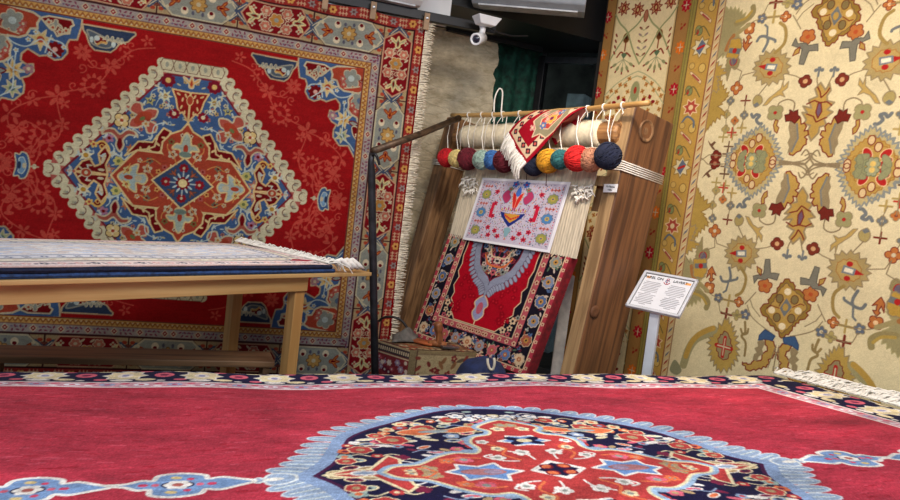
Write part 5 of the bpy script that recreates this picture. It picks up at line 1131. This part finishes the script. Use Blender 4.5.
# ---- paper knot chart clipped over the warp
PC = LM.off(.085); pq = [PC.at(*PC.uv(x, y)) for x, y in ((462.4,239.3),(549,252.8),(570.4,182),(482.7,177.7))]
def paper():
    c = Chart(0, 1.0, 0, .78, 330, ss=2, bg=(232, 232, 238)); c.mirror(.5)
    c.poly([(.03,.03),(.5,.03),(.5,.75),(.03,.75)], (196,188,204))
    rr = random.Random(9); cs = [(196,40,60),(70,110,170),(150,140,60),(110,60,110),(60,110,90),(60,60,80),(220,140,60)]
    for j in range(900):
        p = (rr.uniform(.04, .5), rr.uniform(.04, .74)); t = rr.random()
        c.poly([(p[0],p[1]),(p[0]+.008,p[1]),(p[0]+.008,p[1]+rr.choice((.008,.016))),(p[0],p[1]+.008)], rr.choice(cs) if t < .45 else (176,166,188))
    for x in (.045,.215): 
        for y in np.arange(.05,.74,.03): c.poly([(x,y),(x+.012,y+.01),(x,y+.02)], (60,60,80) if int(y*100) % 2 else (196,40,60))
    for y, cl in ((.14,(150,150,80)),(.36,(80,130,180)),(.58,(150,150,80))): c.flower((.125,y), .055, 8, cl, (200,186,96), 0, (110,120,144)); c.flower((.125,y), .026, 6, (190,166,80), (70,84,130))
    for y in (.25,.47,.68): 
        for i in (-1,0,1): c.flower((.125+i*.035,y), .018, 4, (206,90,60), (60,60,80))
    for p in ((.27,.19),(.36,.16),(.27,.48),(.28,.33),(.30,.10),(.25,.62),(.41,.10)): c.flower(p, .03, 5, (190,44,66), (120,20,50), p[0]*30)
    for p in ((.25,.36),(.25,.44)): c.poly([(p[0]-.015,p[1]-.05),(p[0]+.015,p[1]-.05),(p[0]+.02,p[1]+.04),(p[0]-.02,p[1]+.05)], (196,32,60))
    # vase bloom in the middle
    c.poly([(.5,.22),(.44,.28),(.385,.34),(.36,.39),(.5,.37)], (36,48,120)); c.poly([(.5,.27),(.44,.32),(.41,.375),(.5,.375)], (206,150,60)); 
    for i in range(4): c.ell((.43+i*.022,.35-i*.012), .012, .012, (196,60,50))
    c.poly([(.5,.22),(.46,.20),(.48,.12),(.5,.10)], (130,170,180)); c.poly([(.5,.42),(.475,.46),(.45,.56),(.44,.63),(.48,.60),(.5,.53)], (206,44,40), (230,150,120), .006); c.blob([(.5,.58),(.47,.62),(.5,.70)], (70,110,190))
    c.shape([(0,-1),(.6,-.4),(.4,.3),(.9,.9),(0,.7),(-.5,0)], (.37,.58), .09, .2, (180,60,100), (110,110,150), .006); c.flower((.44,.72), .04, 5, (60,110,190), (150,60,110)); c.flower((.40,.66), .03, 5, (110,140,110), (190,50,60)); c.curve([(.34,.48),(.35,.42),(.42,.40)], .008, (150,110,160))
    for i in range(6): c.ell((.37+i*.024,.42+.012*(i % 2)), .008, .018, (170,60,110) if i % 2 else (200,160,80))
    return c
cp = paper(); proot = empty('paper_chart', (pq[0]+pq[1])/2, 'white sheet with a coloured knot chart pinned over the loom warp', 'paper')
M_PAPER = woven('printed_paper', 0, .6, 900, .02)
pile_mesh('sheet', cp, lambda U, V: bil(pq, U/1.0, V/.78)+LM.n*(.004*np.sin(U*5))[..., None], M_PAPER, proot, .002, LM.n, 1., cp.done(.01, .01))
M_THR = mat('dark_thread', (80,40,40), .9)
for x, y in ((528,162),(547.5,168)): b = MB(); b.tube([PC.at(*PC.uv(x, y), .004), PC.at(*PC.uv(x-1, y+18), .006)], .003, 5); b.build('hanging_thread', M_THR, proot)
# ---- small red mat thrown over rod and roll
MP = LM.off(.21)
def small_mat():
    Lc, Bc, TR = (np.array(MP.uv(*p)) for p in ((507,133),(526,164),(575,106.5)))
    ex = (TR-Bc); a = np.linalg.norm(ex)*1.04; ex /= np.linalg.norm(ex); ey = np.array([-ex[1], ex[0]]); wv = Lc-Bc; bw = abs(wv@ey)+.0; sgn = np.sign(wv@ey); sk = (wv@ex)/bw
    c = Chart(0, a+.02, 0, bw, 300, ss=2, bg=(158, 18, 36)); A = a+.02; WHT = (222,196,160)
    c.sym = [lambda p: p]; w1 = .028; w2 = .09
    c.poly([(w1,w1),(A,w1),(A,w2),(w1,w2)], WHT); c.poly([(w1,w1),(w2,w1),(w2,bw-w1),(w1,bw-w1)], WHT); c.poly([(w1,bw-w2),(A,bw-w2),(A,bw-w1),(w1,bw-w1)], WHT)
    def dia(p): c.poly([(p[0]-.026,p[1]),(p[0],p[1]+.03),(p[0]+.026,p[1]),(p[0],p[1]-.03)], (40,24,44)); c.ell(p, .012, .012, (196,90,80))
    for k in range(16):
        x = .07+k*.075
        if x < A: dia((x, .067)); dia((x, bw-.067))
    for k in range(1, 8):
        if .067+k*.07 < bw-.09: dia((.067, .067+k*.07))
    mm = np.array(MP.uv(549, 117))-Bc; mV = mm@ey*sgn; m = (float(mm@ex-sk*mV), float(mV)); c.shape([(-1,0),(-.7,.15),(-.6,.5),(-.2,.6),(.2,.6),(.6,.5),(.7,.15),(1,0),(.7,-.15),(.6,-.5),(.2,-.6),(-.2,-.6),(-.6,-.5),(-.7,-.15)], m, .19, 0, (150,140,110), WHT, .01, False)
    c.shape([(-.7,0),(-.4,.4),(.4,.4),(.7,0),(.4,-.4),(-.4,-.4)], m, .15, 0, (190,70,60), WHT, .008, False); c.flower(m, .045, 6, (222,170,70), (120,30,80), 0, WHT)
    for s_ in (-1, 1): c.flower((m[0]+s_*.075, m[1]), .03, 5, (90,120,170), WHT)
    for p in ((.20,.18),(.20,bw-.18),(A-.2,.16),(.32,.15),(.32,bw-.15)): c.flower(p, .026, 4, (214,150,140), WHT)
    rodh = MP.uv(540, 109)[1]
    def pos(U, V):
        X = Bc[0]+ex[0]*U+(ey[0]*sgn+ex[0]*sk)*V; Y = Bc[1]+ex[1]*U+(ey[1]*sgn+ex[1]*sk)*V
        rl_ = (MP.uv(577,106)[1]-MP.uv(509,111)[1])/(MP.uv(577,106)[0]-MP.uv(509,111)[0]); top = rodh+rl_*(X-MP.uv(540,109)[0])+.02
        over = np.clip(Y-top, 0, None); Yn = np.minimum(Y, top)-over; th = np.clip(over/.03, 0, 1)
        near = np.clip(1-(top-Y)/.16, 0, 1)*(over <= 0)+(over > 0); w = -.088*near**2-.05*th+.010*np.sin(X*14)-.0
        return (MP.o+np.outer(X.ravel(), MP.a)+np.outer(Yn.ravel(), MP.b)+np.outer(w.ravel(), MP.n)).reshape(U.shape+(3,))
    root = empty('small_mat', MP.at(*Bc), 'small red mat with white border draped over the loom rod', 'mat')
    pile_mesh('pile', c, pos, M_PILE, root, .006, LM.n, 1., c.done(.04, .05))
    U = np.array([0., 0.]); V = np.array([0., bw]); q = pos(U, V); d = -(MP.a*ex[0]+MP.b*ex[1]); d = d/np.linalg.norm(d)+np.array([0,0,-.5]); d /= np.linalg.norm(d)
    fringe('fringe', q[0], q[1], d, LM.n, 34, .13, M_FRINGE_W, root, .010, .25)
small_mat()
# ================================================================== iron pipe barrier beside the loom
M_IRON = mat('brown_iron', (84, 66, 50), .5, .5, vary=.3, scale=14); M_IRON2 = mat('grey_iron_pipe', (46, 46, 50), .45, .6, vary=.25, scale=14)
ip = empty('iron_pipe_rail', (*PZ(377, 372, 0)[:2], 0), 'bent iron pipe rail running from the loom post down to the floor', 'railing')
pA = P(459, 118, 5.9); pB = P(373, 151, 4.95); pC = P(374.5, 345, 5.0); b = MB(); b.tube([pA, pA+(pB-pA)*.5+np.array([0,0,-.01]), pB], .026, 12); b.build('cross_pipe', M_IRON, ip, True)
pt = P(370.5, 153, 4.95); dz = pC-P(371.5, 172, 4.97); dz /= np.linalg.norm(dz); ft = P(371.5, 172, 4.97)+dz*((0-P(371.5, 172, 4.97)[2])/dz[2])
b = MB(); b.tube([P(372, 153, 4.95), P(371, 162, 4.96), P(371.5, 172, 4.97), pC, ft], [.020, .022, .028, .028, .028], 12); b.build('upright_pipe', M_IRON2, ip, True)
b = MB(); b.tube(cat([P(372,155,4.94), P(375,154,4.92), P(377.5,158,4.92), P(379.5,165,4.93)], 5, False), .010, 8); b.build('hook', M_IRON2, ip, True)
b = MB(); b.lathe(ft, (0,0,1), [(0,.08),(.012,.08),(.014,.035),(.05,.033)], 20); b.build('floor_flange', M_IRON2, ip, True)
# ================================================================== table with carpets on it
TZ = 1.13; tA = PZ(372, 272.5, TZ); tB = PZ(6, 280.5, TZ); tB = tA+(tB-tA)*1.0; td = (tB-tA); td[2] = 0; TLn = np.linalg.norm(td)+.25; td /= np.linalg.norm(td); tp = np.array([td[1], -td[0], 0]); tp = tp if tp[1] > 0 else -tp; TW = .86; UPZ = np.array([0, 0, 1.])
W_T = wood('light_beech', (200,162,104), (180,138,82), td, .5, 2.4, .08); W_L = wood('light_beech_leg', (200,154,92), (178,130,72), (0,0,1), .5, 2.4, .08)
tb = empty('display_table', (*(tA+td*TLn/2+tp*TW/2)[:2], 0), 'long light beech table carrying folded cream and navy carpets', 'table')
def tpnt(a, c, z): q = tA+td*a+tp*c; return np.array([q[0], q[1], z])
def tbox(a0, a1, c0, c1, z0, z1, name, m, bev=.004): 
    b = MB(); b.hexa([tpnt(a0,c0,z0), tpnt(a1,c0,z0), tpnt(a1,c1,z0), tpnt(a0,c1,z0), tpnt(a0,c0,z1), tpnt(a1,c0,z1), tpnt(a1,c1,z1), tpnt(a0,c1,z1)]); return b.build(name, m, tb, bevel=bev)
tbox(0, TLn, 0, TW, TZ-.024, TZ, 'tabletop', W_T)
ax0 = .50
tbox(ax0, TLn-.1, .045, .075, TZ-.118, TZ-.024, 'apron', W_T); tbox(ax0, TLn-.1, TW-.09, TW-.06, TZ-.118, TZ-.024, 'apron', W_T); tbox(ax0+.01, ax0+.04, .075, TW-.09, TZ-.118, TZ-.024, 'apron', W_T)
for a in (ax0+.005, TLn-.22):
    for c0 in (.06, TW-.16): tbox(a, a+.075, c0, c0+.075, 0, TZ-.05, 'leg', W_L)
# carpets on the table: px corners of the top one; navy edged one beneath
def zrow(pts, z): return [PZ(x, y, z) for x, y in pts]
def table_rugs():
    z1 = TZ+.058
    fr_, rr_ = PZ(236, 239.5, TZ+.085), PZ(330, 263.5, TZ+.062)
    nl = tpnt(TLn-.05, .015, 0); nl = np.array([nl[0], nl[1], TZ+.07]); fl = fr_+(nl-rr_)*1.0; 
    # navy carpet, folded: two layers
    M_NV = mat('navy_pile', (14, 24, 50), .9, vary=.25, scale=50, bump=.4); M_NV2 = mat('navy_backing', (36, 62, 104), .9, vary=.25, scale=50, bump=.3)
    root = empty('folded_carpet', (*(tpnt(TLn/2, .4, 0))[:2], TZ), 'folded navy carpet lying under the cream carpet on the table', 'carpet')
    er = PZ(336, 268.0, TZ+.01)
    def lay(z0, z1, inset, name, m, ext):
        b = MB(); rN = rr_-td*ext; pts = []
        q = [np.array([*(rN+tp*inset)[:2], 0]), np.array([*(nl+tp*inset)[:2], 0]), np.array([*(fl)[:2], 0]), np.array([*(fr_-td*ext)[:2], 0])]
        n = 24; rows = [q[0]+(q[1]-q[0])*t for t in np.linspace(0, 1, n)]+[q[2]+(q[3]-q[2])*t for t in np.linspace(0, 1, n)]
        m_ = len(rows); wv = [.004*sin(i*.9) for i in range(m_)]
        lo = [(p[0], p[1], z0) for p in rows]; hi = [(p[0], p[1], z1+w_) for p, w_ in zip(rows, wv)]; mi = [(p[0]-tp[0]*.008, p[1]-tp[1]*.008, (z0+z1)/2) for p in rows]
        b.add(lo+mi+hi, [tuple(range(m_)), tuple(range(2*m_, 3*m_))]+[(i, (i+1) % m_, m_+(i+1) % m_, m_+i) for i in range(m_)]+[(m_+i, m_+(i+1) % m_, 2*m_+(i+1) % m_, 2*m_+i) for i in range(m_)])
        return b.build(name, m, root)
    lay(TZ+.002, TZ+.026, .004, 'lower_fold', M_NV2, .05); lay(TZ+.027, TZ+.052, .0, 'upper_fold', M_NV, .02)
    # cream carpet on top
    Ln = np.linalg.norm(nl-rr_); Wd = np.linalg.norm(fr_-rr_)
    c = Chart(0, Ln, 0, Wd, 190, 170, ss=2, bg=(216,212,208)); BG2 = (70,80,110)
    c.sym = [lambda p: p, lambda p: np.c_[p[:, 0], Wd-p[:, 1]]]
    cr = (222,212,190)
    def band(w0, w1, col): c.poly([(w0,w0),(Ln,w0),(Ln,w1),(w1,w1),(w1,Wd/2),(w0,Wd/2)], col)
    band(0,.012,(190,160,150)); band(.012,.10,(222,202,194)); band(.10,.115,(120,110,110)); band(.115,.17,cr); band(.17,.185,(130,124,120)); band(.185,.25,(206,204,206)); band(.25,.262,(110,120,150))
    rr = random.Random(2)
    for k in range(60):
        x = .06+k*.075
        for p in ((x,.055),): c.flower(p, .022, 5, (206,150,146) if k % 3 else (70,64,84), cr, k); c.ell((x+.036,.05), .018, .009, (150,130,130), k)
        c.ell((x,.143), .016, .008, (190,150,130)); c.flower((x,.215), .02, 4, (100,110,140), cr, k)
        if x < Wd/2: c.flower((.055,x), .022, 5, (206,150,146) if k % 3 else (70,64,84), cr, k); c.flower((.215,x), .02, 4, (100,110,140), cr)
    for k in range(420):
        p = (rr.uniform(.3, Ln), rr.uniform(.29, Wd/2)); c.ell(p, rr.uniform(.02,.05), .012, rr.choice(((196,202,214),(206,200,196),(184,192,208),(226,220,212),(206,192,184))), rr.uniform(-.4,.4))
    c.sym = [lambda p: p]; c.poly([(.0,.16*Wd),(.10,.10*Wd),(.24,.10*Wd),(.16,.17*Wd)], (160,40,56))
    root2 = empty('top_carpet', (*(tpnt(TLn/2, .4, 0))[:2], TZ+.053), 'cream patterned carpet with white fringe lying on top of the table', 'carpet')
    ex = (nl-rr_)/Ln; ey = (fr_-rr_)/Wd
    def pos(U, V):
        z = TZ+.060+.012*np.sin(V/Wd*pi)+.006*np.sin(U*6)*np.sin(V/Wd*pi)-.006*np.clip(1-U/.2, 0, 1)
        A = rr_+np.outer(U.ravel(), ex)+np.outer(V.ravel(), ey); A[:, 2] = z.ravel(); return A.reshape(U.shape+(3,))
    pile_mesh('pile', c, pos, M_PILE, root2, .007, (0, 0, 1), 1., c.done(.05, .06, 1, .9, (1.08, 1.09, 1.10)))
    e0 = np.array([*rr_[:2], TZ+.062]); e1 = np.array([*fr_[:2], TZ+.075])
    out = -td*.9-tp*.1
    fringe('fringe', e0, e1, out, UPZ, 240, .11, M_FRINGE_W, root2, .0036, .9, .05)
    # two thick knotted tassels at the near corner
    b = MB()
    for dx in (0, .03, .06):
        p = e0-td*(.03+dx*1.6)+np.array([0,0,.012]); b.tube([p, p-td*.06+np.array([0,0,.012]), p-td*.10-tp*.02+np.array([0,0,-.02]), p-td*.15-tp*.02+np.array([0,0,-.045])], [.010,.016,.018,.010], 8)
    b.build('tassel', M_FRINGE_W, root2, True)
table_rugs()
# low dark bench along the wall under the table
bz = .51; k0 = PZ(-20, 356, bz); k1 = PZ(275, 362, bz); kd = k1-k0; kd[2] = 0; kL = np.linalg.norm(kd); kd /= kL; kp = np.array([-kd[1], kd[0], 0])
W_B = wood('dark_bench_wood', (134, 100, 68), (96, 70, 46), kd, .55, 2.5, .1)
bn = empty('low_bench', (*(k0+kd*kL/2+kp*.1)[:2], 0), 'low dark wooden bench under the light beech table', 'bench')
b = MB(); b.box(k0+kd*kL/2+kp*.13-UPZ*.02, kd*kL/2, kp*.13, UPZ*.02); b.build('seat_board', W_B, bn, bevel=.005)
for t in (.04, .97): b = MB(); b.box(k0+kd*kL*t+kp*.1+np.array([0,0,-bz/2-.02]), kd*.02, kp*.085, UPZ*(bz/2-.02)); b.build('leg', W_B, bn)
# ================================================================== sign on a post
def sign():
    M_AL = mat('brushed_aluminium', (206, 210, 216), .35, .25, vary=.04); th, ti, W, H = .70, .80, .373, .328; u = np.array([cos(th), -sin(th), 0]); vv = np.array([cos(ti)*sin(th), cos(ti)*cos(th), sin(ti)]); n = np.cross(u, vv); ctr = np.array([1.413, 4.5, 1.246])
    root = empty('information_sign', (ctr[0], ctr[1]+.1, 0), 'tilted white information sign in a silver frame on a pale post', 'sign')
    def pt(x, y, w=0): return ctr+u*(x-.5)*W+vv*(y-.5)*H+n*w
    b = MB(); b.box(ctr-n*.006, u*W/2, vv*H/2, n*.006); b.build('backing', M_AL, root, bevel=.004)
    b = MB(); b.box(pt(.5,.5,.001), u*W*.45, vv*H*.43, n*.0012); pg = b.build('sheet', mat('sheet_white', (214,216,220), .35, vary=.01), root)
    f = .05*W
    for x0, y0, sx, sy in ((.5,.0,.5*W,f/2),(.5,1.,.5*W,f/2),(0.,.5,f/2,.5*H),(1.,.5,f/2,.5*H)):
        b = MB(); b.box(pt(x0,y0)+n*.004+(vv*f/2 if y0 == 0 else -vv*f/2 if y0 == 1 else u*f/2 if x0 == 0 else -u*f/2), u*sx, vv*sy, n*.008); b.build('frame_rail', M_AL, root, bevel=.005, seg=3)
    for x0, y0, sx, sy in ((.5,.065,.45*W,.0018),(.5,.935,.45*W,.0018),(.06,.5,.0018,.44*H),(.94,.5,.0018,.44*H)):
        b = MB(); b.box(pt(x0,y0,.0035), u*sx, vv*sy, n*.0008); b.build('frame_line', mat('dark_line', (70,66,60), .6), root)
    M_OR = mat('orange_bar', (232, 160, 92), .5, vary=.04); 
    for bx, bw in ((.13,.035),(.865,.05)): b = MB(); b.box(pt(bx,.845,.003), u*W*bw, vv*H*.028, n*.0006); b.build('colour_bar', M_OR, pg)
    text('PAREL ON', pt(.235,.82,.0042), u, vv, H*.088, M_INK, pg, bold=True); text('LAVERT', pt(.725,.82,.0042), u, vv, H*.085, M_INK, pg, bold=True)
    M_RED = mat('emblem_red', (176, 60, 70), .5); b = MB(); k = pt(.495,.80,.003)
    b.tube([k+u*.02*cos(t)+vv*.02*sin(t) for t in np.linspace(-2.9, -.2, 16)], .003, 5); b.tube([k+u*.001-vv*.02, k+vv*.015], .0025, 5); b.tube([k+u*.008*cos(t)+vv*(.022+.008*sin(t)) for t in np.linspace(0, 2*pi, 12)], .0026, 5); b.build('emblem', M_RED, pg); b = MB(); b.tube([k+vv*.006+u*.011*cos(t)+vv*.010*sin(t) for t in np.linspace(0, 5.2, 14)], .003, 5); b.build('emblem', mat('emblem_blue', (84,90,140), .5), pg)
    M_GR = mat('grey_print', (150, 150, 156), .6); b = MB(); rr = random.Random(1)
    for cx in (.26, .72):
        for i in range(15):
            y = .73-i*.042; w_ = rr.uniform(.13, .175) if i not in (7, 14) else .06; b.box(pt(cx-.0+(w_-.17)*0, y, .003), u*W*w_, vv*H*.007, n*.0005)
    o = b.build('print_lines', M_GR, pg)
    bt = PZ(650, 371, .0); top = pt(.53,.12,-.012); d0 = top[1]; ft = P(650, 371, d0+.03); dr = (ft-top); ft = top+dr*((0-top[2])/dr[2]); sx = .032
    ft = np.array([top[0]+(ft[0]-top[0])*.25, top[1]+.02, 0])
    b = MB(); a = u*np.array([1, 1, 0]); a /= np.linalg.norm(a); bb = np.cross(UPZ, a)
    b.hexa([ft-a*sx-bb*.015, ft+a*sx-bb*.015, ft+a*sx+bb*.015, ft-a*sx+bb*.015]+[top+q for q in (-a*sx-bb*.015, a*sx-bb*.015, a*sx+bb*.015, -a*sx+bb*.015)]); b.build('post', mat('pale_post', (196, 204, 214), .4, .1, vary=.04), root, bevel=.004)
    b = MB(); b.box(ft+UPZ*.006, a*.17, bb*.15, UPZ*.006); b.build('base_plate', M_AL, root, bevel=.004)
sign()
# ================================================================== carpet covered bench box with tools
BZ = .55
def bench_box():
    K = PZ(410, 350, BZ); R = PZ(489, 353, BZ); L = PZ(372, 338.5, BZ); L = K+(L-K)*.9; Fk = L+(R-K); q = [K, R, Fk, L]; root = empty('covered_stool', (*(sum(q)/4)[:2], 0), 'low box stool covered in worn maroon and beige carpet', 'stool')
    def face(a, b_, w, h, draw, name, n, z=True):
        c = Chart(0, w, 0, h, 200, ss=2, bg=(110,40,44)); draw(c, w, h)
        def pos(U, V): 
            A = a+np.outer((U/w).ravel(), (b_-a)); A[:, 2] = V.ravel(); A += np.array(n)*.004; return A.reshape(U.shape+(3,))
        pile_mesh(name, c, pos, M_PILE, root, .004, n, 1., c.done(.08, .09))
    def nrm(a, b_): d = b_-a; n = np.array([d[1], -d[0], 0]); n /= np.linalg.norm(n); return n if n@(CAM-a) > 0 else -n
    rr = random.Random(8)
    def dl(c, w, h):
        c.poly([(0,h-.07),(w,h-.07),(w,h),(0,h)], (60,50,50)); 
        for k in range(30): c.poly([(k*.02,h-.055),(k*.02+.012,h-.055),(k*.02+.012,h-.03),(k*.02,h-.03)], (180,160,130))
        c.line([(0,h-.08),(w,h-.08)], .012, (170,150,120)); c.line([(0,h-.005),(w,h-.005)], .02, (150,130,100))
        for k in range(60): c.flower((rr.uniform(0,w), rr.uniform(0,h-.1)), rr.uniform(.012,.03), 6, rr.choice(((150,60,70),(130,110,130),(190,170,150),(84,24,40))), (180,170,160))
    def dr(c, w, h):
        c.poly([(0,0),(w,0),(w,h),(0,h)], (150,134,100)); c.line([(0,h-.012),(w,h-.012)], .024, (120,104,74)); c.line([(0,h-.03),(w,h-.03)], .006, (80,60,46))
        c.poly([(0,0),(.06,0),(.06,h),(0,h)], (110,96,70)); c.line([(.06,0),(.06,h)], .008, (80,60,46))
        for k in range(70):
            p = (rr.uniform(.07,w), rr.uniform(0,h-.05)); c.ell(p, rr.uniform(.02,.045), .014, rr.choice(((96,40,36),(110,52,44),(84,70,56),(120,84,56))), rr.uniform(-1.4,1.4), 10)
            if k % 3 == 0: c.flower(p, .026, 5, (104,36,38), (150,120,90))
    face(L, K, np.linalg.norm(K-L), BZ, dl, 'maroon_side', nrm(L, K)); face(K, R, np.linalg.norm(R-K), BZ, dr, 'beige_side', nrm(K, R))
    b = MB(); lo = [(p[0], p[1], 0) for p in q]; hi = [(p[0], p[1], BZ) for p in q]; b.hexa(lo+hi); b.build('box', mat('box_wood', (90,76,60), .8), root)
    w = np.linalg.norm(R-K); h = np.linalg.norm(L-K); c = Chart(0, w, 0, h, 200, ss=2, bg=(120,92,64)); 
    c.poly([(.0,0),(w,0),(w,h),(0,h)], (96,74,56)); c.poly([(.05,.05),(w-.05,.05),(w-.05,h-.05),(.05,h-.05)], (118,84,60))
    for k in range(70): c.flower((rr.uniform(0,w), rr.uniform(0,h)), rr.uniform(.015,.035), 5, rr.choice(((150,120,80),(80,50,44),(140,60,40),(160,150,120))), (90,60,40))
    for x in np.arange(0, w, .05): c.ell((x,.03), .016, .012, (180,160,120)); c.ell((x,h-.03), .016, .012, (180,160,120))
    def pos(U, V):
        A = K+np.outer((U/w).ravel(), R-K)+np.outer((V/h).ravel(), L-K); A[:, 2] = BZ+.006; return A.reshape(U.shape+(3,))
    pile_mesh('top_cover', c, pos, M_PILE, root, .005, (0, 0, 1), 1., c.done(.08, .09))
bench_box()
# weaver's comb with a wooden handle lying on the stool
def top(x, y, dz=0): q = PZ(x, y, BZ+.012); return q+UPZ*dz
W_H = wood('comb_handle_wood', (160,100,58), (110,64,36), (0,0,1), .5, 3.)
cm = empty('weaving_comb', top(440, 347), "metal weaver's comb with upright curved wooden handle on the covered stool", 'comb')
hp = [top(439,347,.03), top(438,347,.08), top(436.5,347,.13), top(435,347,.19)]; b = MB(); b.tube(cat(hp, 4, False), [.030]*4+[.028]*4+[.034]*4+[.026], 10); b.build('handle', W_H, cm, True)
b = MB(); b.tube([top(428,345.5,.022), top(439,347,.028), top(446,348,.02)], [.02,.03,.02], 8); b.build('collar', W_H, cm, True)
a_ = top(441,348.5,.016); c_ = top(453,348.8,.012); b = MB(); b.hexa(rib(a_, c_, .07, .018, UPZ)); b.build('blade', mat('comb_steel', (150,148,146), .3, .9), cm, bevel=.003)
b = MB()
for i in range(10): s_ = np.array([-.2,-.98,0])*(.0065*(i-4.5)); b.tube([c_+s_, c_+s_+(c_-a_)/np.linalg.norm(c_-a_)*.05], .0018, 4)
b.build('tooth', mat('comb_steel_dark', (120,118,116), .3, .9), cm)
b = MB(); w0, w1 = top(414, 341.5), top(434, 346); b.hexa(rib(w0+UPZ*.012, w1+UPZ*.012, .09, .022, UPZ)); o = b.build('wooden_shuttle', mat('orange_brown_wood', (140,72,36), .5, vary=.25, scale=8), bevel=.008); reorigin(o); tag(o, 'flat orange brown wooden shuttle lying left of the weaving comb', 'shuttle')
b = MB(); A = []
for i, t in enumerate(np.linspace(0, 1, 14)):
    row = []
    for s_ in np.linspace(0, 1, 14):
        q = top(392+26*s_, 336+7*t-3*s_*0); row.append(q+UPZ*(.012+.075*sin(pi*t)*sin(pi*s_)+.015*sin(9*s_+5*t)*sin(pi*t)*sin(pi*s_)))
    A.append(row)
o = b.grid(np.array(A)).build('cloth_bundle', mat('grey_cloth', (92,88,82), .95, vary=.2, scale=20), None, True); md = o.modifiers.new('thick', 'SOLIDIFY'); md.thickness = .008; reorigin(o); tag(o, 'crumpled grey cloth bundle at the back of the covered stool', 'cloth')
d_ = PZ(395, 336, .58)[1]+.05; b = MB(); b.tube(cat([P(379,321,d_+.1), P(384,317.5,d_), P(393,317,d_-.05), P(402,321,d_-.05), P(409,331,d_-.05), P(411,338,d_-.05)], 6, False), .010, 8); o = b.build('hose', mat('dark_hose', (38,32,28), .6), None, True); reorigin(o); tag(o, 'dark hose arching from the pipe rail over the covered stool', 'hose')
# navy bag with a white strap loop
def bag():
    c = P(484, 366, 4.62); x0 = P(459, 372, 4.62); x1 = P(512, 372, 4.62); rx = np.linalg.norm(x1-x0)/2; zt = P(484, 355.5, 4.62)[2]
    root = empty('navy_bag', (c[0], c[1], 0), 'navy blue cloth bag with a pale strap loop below the woven carpet', 'bag'); b = MB(); ctr = np.array([c[0], c[1], 0.])
    prof = []; rows = []
    for t in np.linspace(0, 1, 16):
        z = zt*t; k = (1-.0*t) if t < .72 else sqrt(max(1-((t-.72)/.28)**2.0, .0)); row = []
        for a in np.linspace(0, 2*pi, 33): row.append(ctr+np.array([cos(a)*rx*max(k, .02)*(1+.05*sin(5*a+t*6)), sin(a)*.16*max(k, .02)*(1+.05*sin(3*a)), z]))
        rows.append(row)
    b.grid(np.array(rows)); b.build('body', mat('navy_canvas', (24,36,72), .85, vary=.2, scale=20, bump=.3), root, True)
    y = 4.62-.17; b = MB(); b.tube(cat([P(487.5,358.5,y), P(488,364,y-.01), P(490,369,y-.01), P(493,369,y-.01), P(494.5,363,y-.01), P(494,358,y)], 5, False), .009, 7); b.build('strap', mat('cream_strap', (206,196,176), .9), root, True)
bag()
# platform that carries the front carpet
b = MB(); cs_ = [FR.at(s, t, -.03) for s, t in ((FS0+.05,FT0+.06),(FS1-.05,FT0+.06),(FS1-.05,FT1-.05),(FS0+.05,FT1-.05))]
b.hexa([(p[0], p[1], 0) for p in cs_]+cs_); o = b.build('display_platform', mat('platform_grey', (96,92,88), .8)); struct(o)

b = MB(); w0 = P(554.5, 366, 5.5); w1 = P(566, 275, 5.5); b.hexa([(w0[0]-.02,w0[1],0),(w0[0]+.06,w0[1]-.02,0),(w0[0]+.06,w0[1]+.01,0),(w0[0]-.02,w0[1]+.03,0),(w0[0]-.02,w0[1]+.04,w1[2]),(w0[0]+.06,w0[1]-.01,w1[2]),(w0[0]+.06,w0[1]+.02,w1[2]),(w0[0]-.02,w0[1]+.07,w1[2])])
o = b.build('white_board', mat('board_white', (236,240,244), .6), bevel=.004); reorigin(o); tag(o, 'pale board standing behind the loom between carpet and right post', 'board')
# ================================================================== camera, light, view
cd = bpy.data.cameras.new('camera'); co = bpy.data.objects.new('camera', cd); COL.objects.link(co)
cd.sensor_width = 36; cd.lens = FPX/900*36; cd.clip_start = .05
M4 = Matrix.Identity(4)
for i in range(3):
    M4[i][0] = RC[i]; M4[i][1] = UC[i]; M4[i][2] = -F_[i]; M4[i][3] = CAM[i]
co.matrix_world = M4; SC.camera = co
w = bpy.data.worlds.new('daylight'); SC.world = w; w.use_nodes = True
bg = w.node_tree.nodes['Background']; bg.inputs['Color'].default_value = (.80, .88, 1, 1); bg.inputs['Strength'].default_value = .42
def lamp(kind, loc, target, energy, col, size=.3, spot=None, blend=.6, sy=None):
    l = bpy.data.lights.new('ceiling_lamp', kind); l.energy = energy; l.color = col
    if kind == 'AREA':
        l.size = size
        if sy: l.shape = 'RECTANGLE'; l.size_y = sy
    else: l.shadow_soft_size = size
    if spot: l.spot_size = radians(spot); l.spot_blend = blend
    o = bpy.data.objects.new('ceiling_lamp', l); COL.objects.link(o); o.location = loc
    o.rotation_euler = (Vector(target)-Vector(loc)).to_track_quat('-Z', 'Y').to_euler(); return o
WARM = (1, .80, .58); COOL = (.86, .92, 1)
lamp('AREA', (-.4, .4, 3.8), (0, 2.4, .8), 125, COOL, 2.4, sy=1.6)
lamp('SPOT', (-1.6, 2.7, 3.85), (-1.6, 5.1, 1.9), 112, (1, .84, .66), .18, 95, .9)
lamp('SPOT', (.75, 2.6, 3.75), (2.15, 4.7, 1.8), 208, WARM, .15, 92, .8)
lamp('SPOT', (.3, 3.2, 3.75), (.5, 5.6, 2.2), 110, (1, .86, .7), .15, 70, .9)
lamp('AREA', (.9, 2.7, 3.7), (.6, 3.4, .8), 60, (.95, .95, 1), 1.2)
v = SC.view_settings; v.view_transform = 'Standard'; v.look = 'None'; v.exposure = 0; v.gamma = 1; v.use_curve_mapping = False
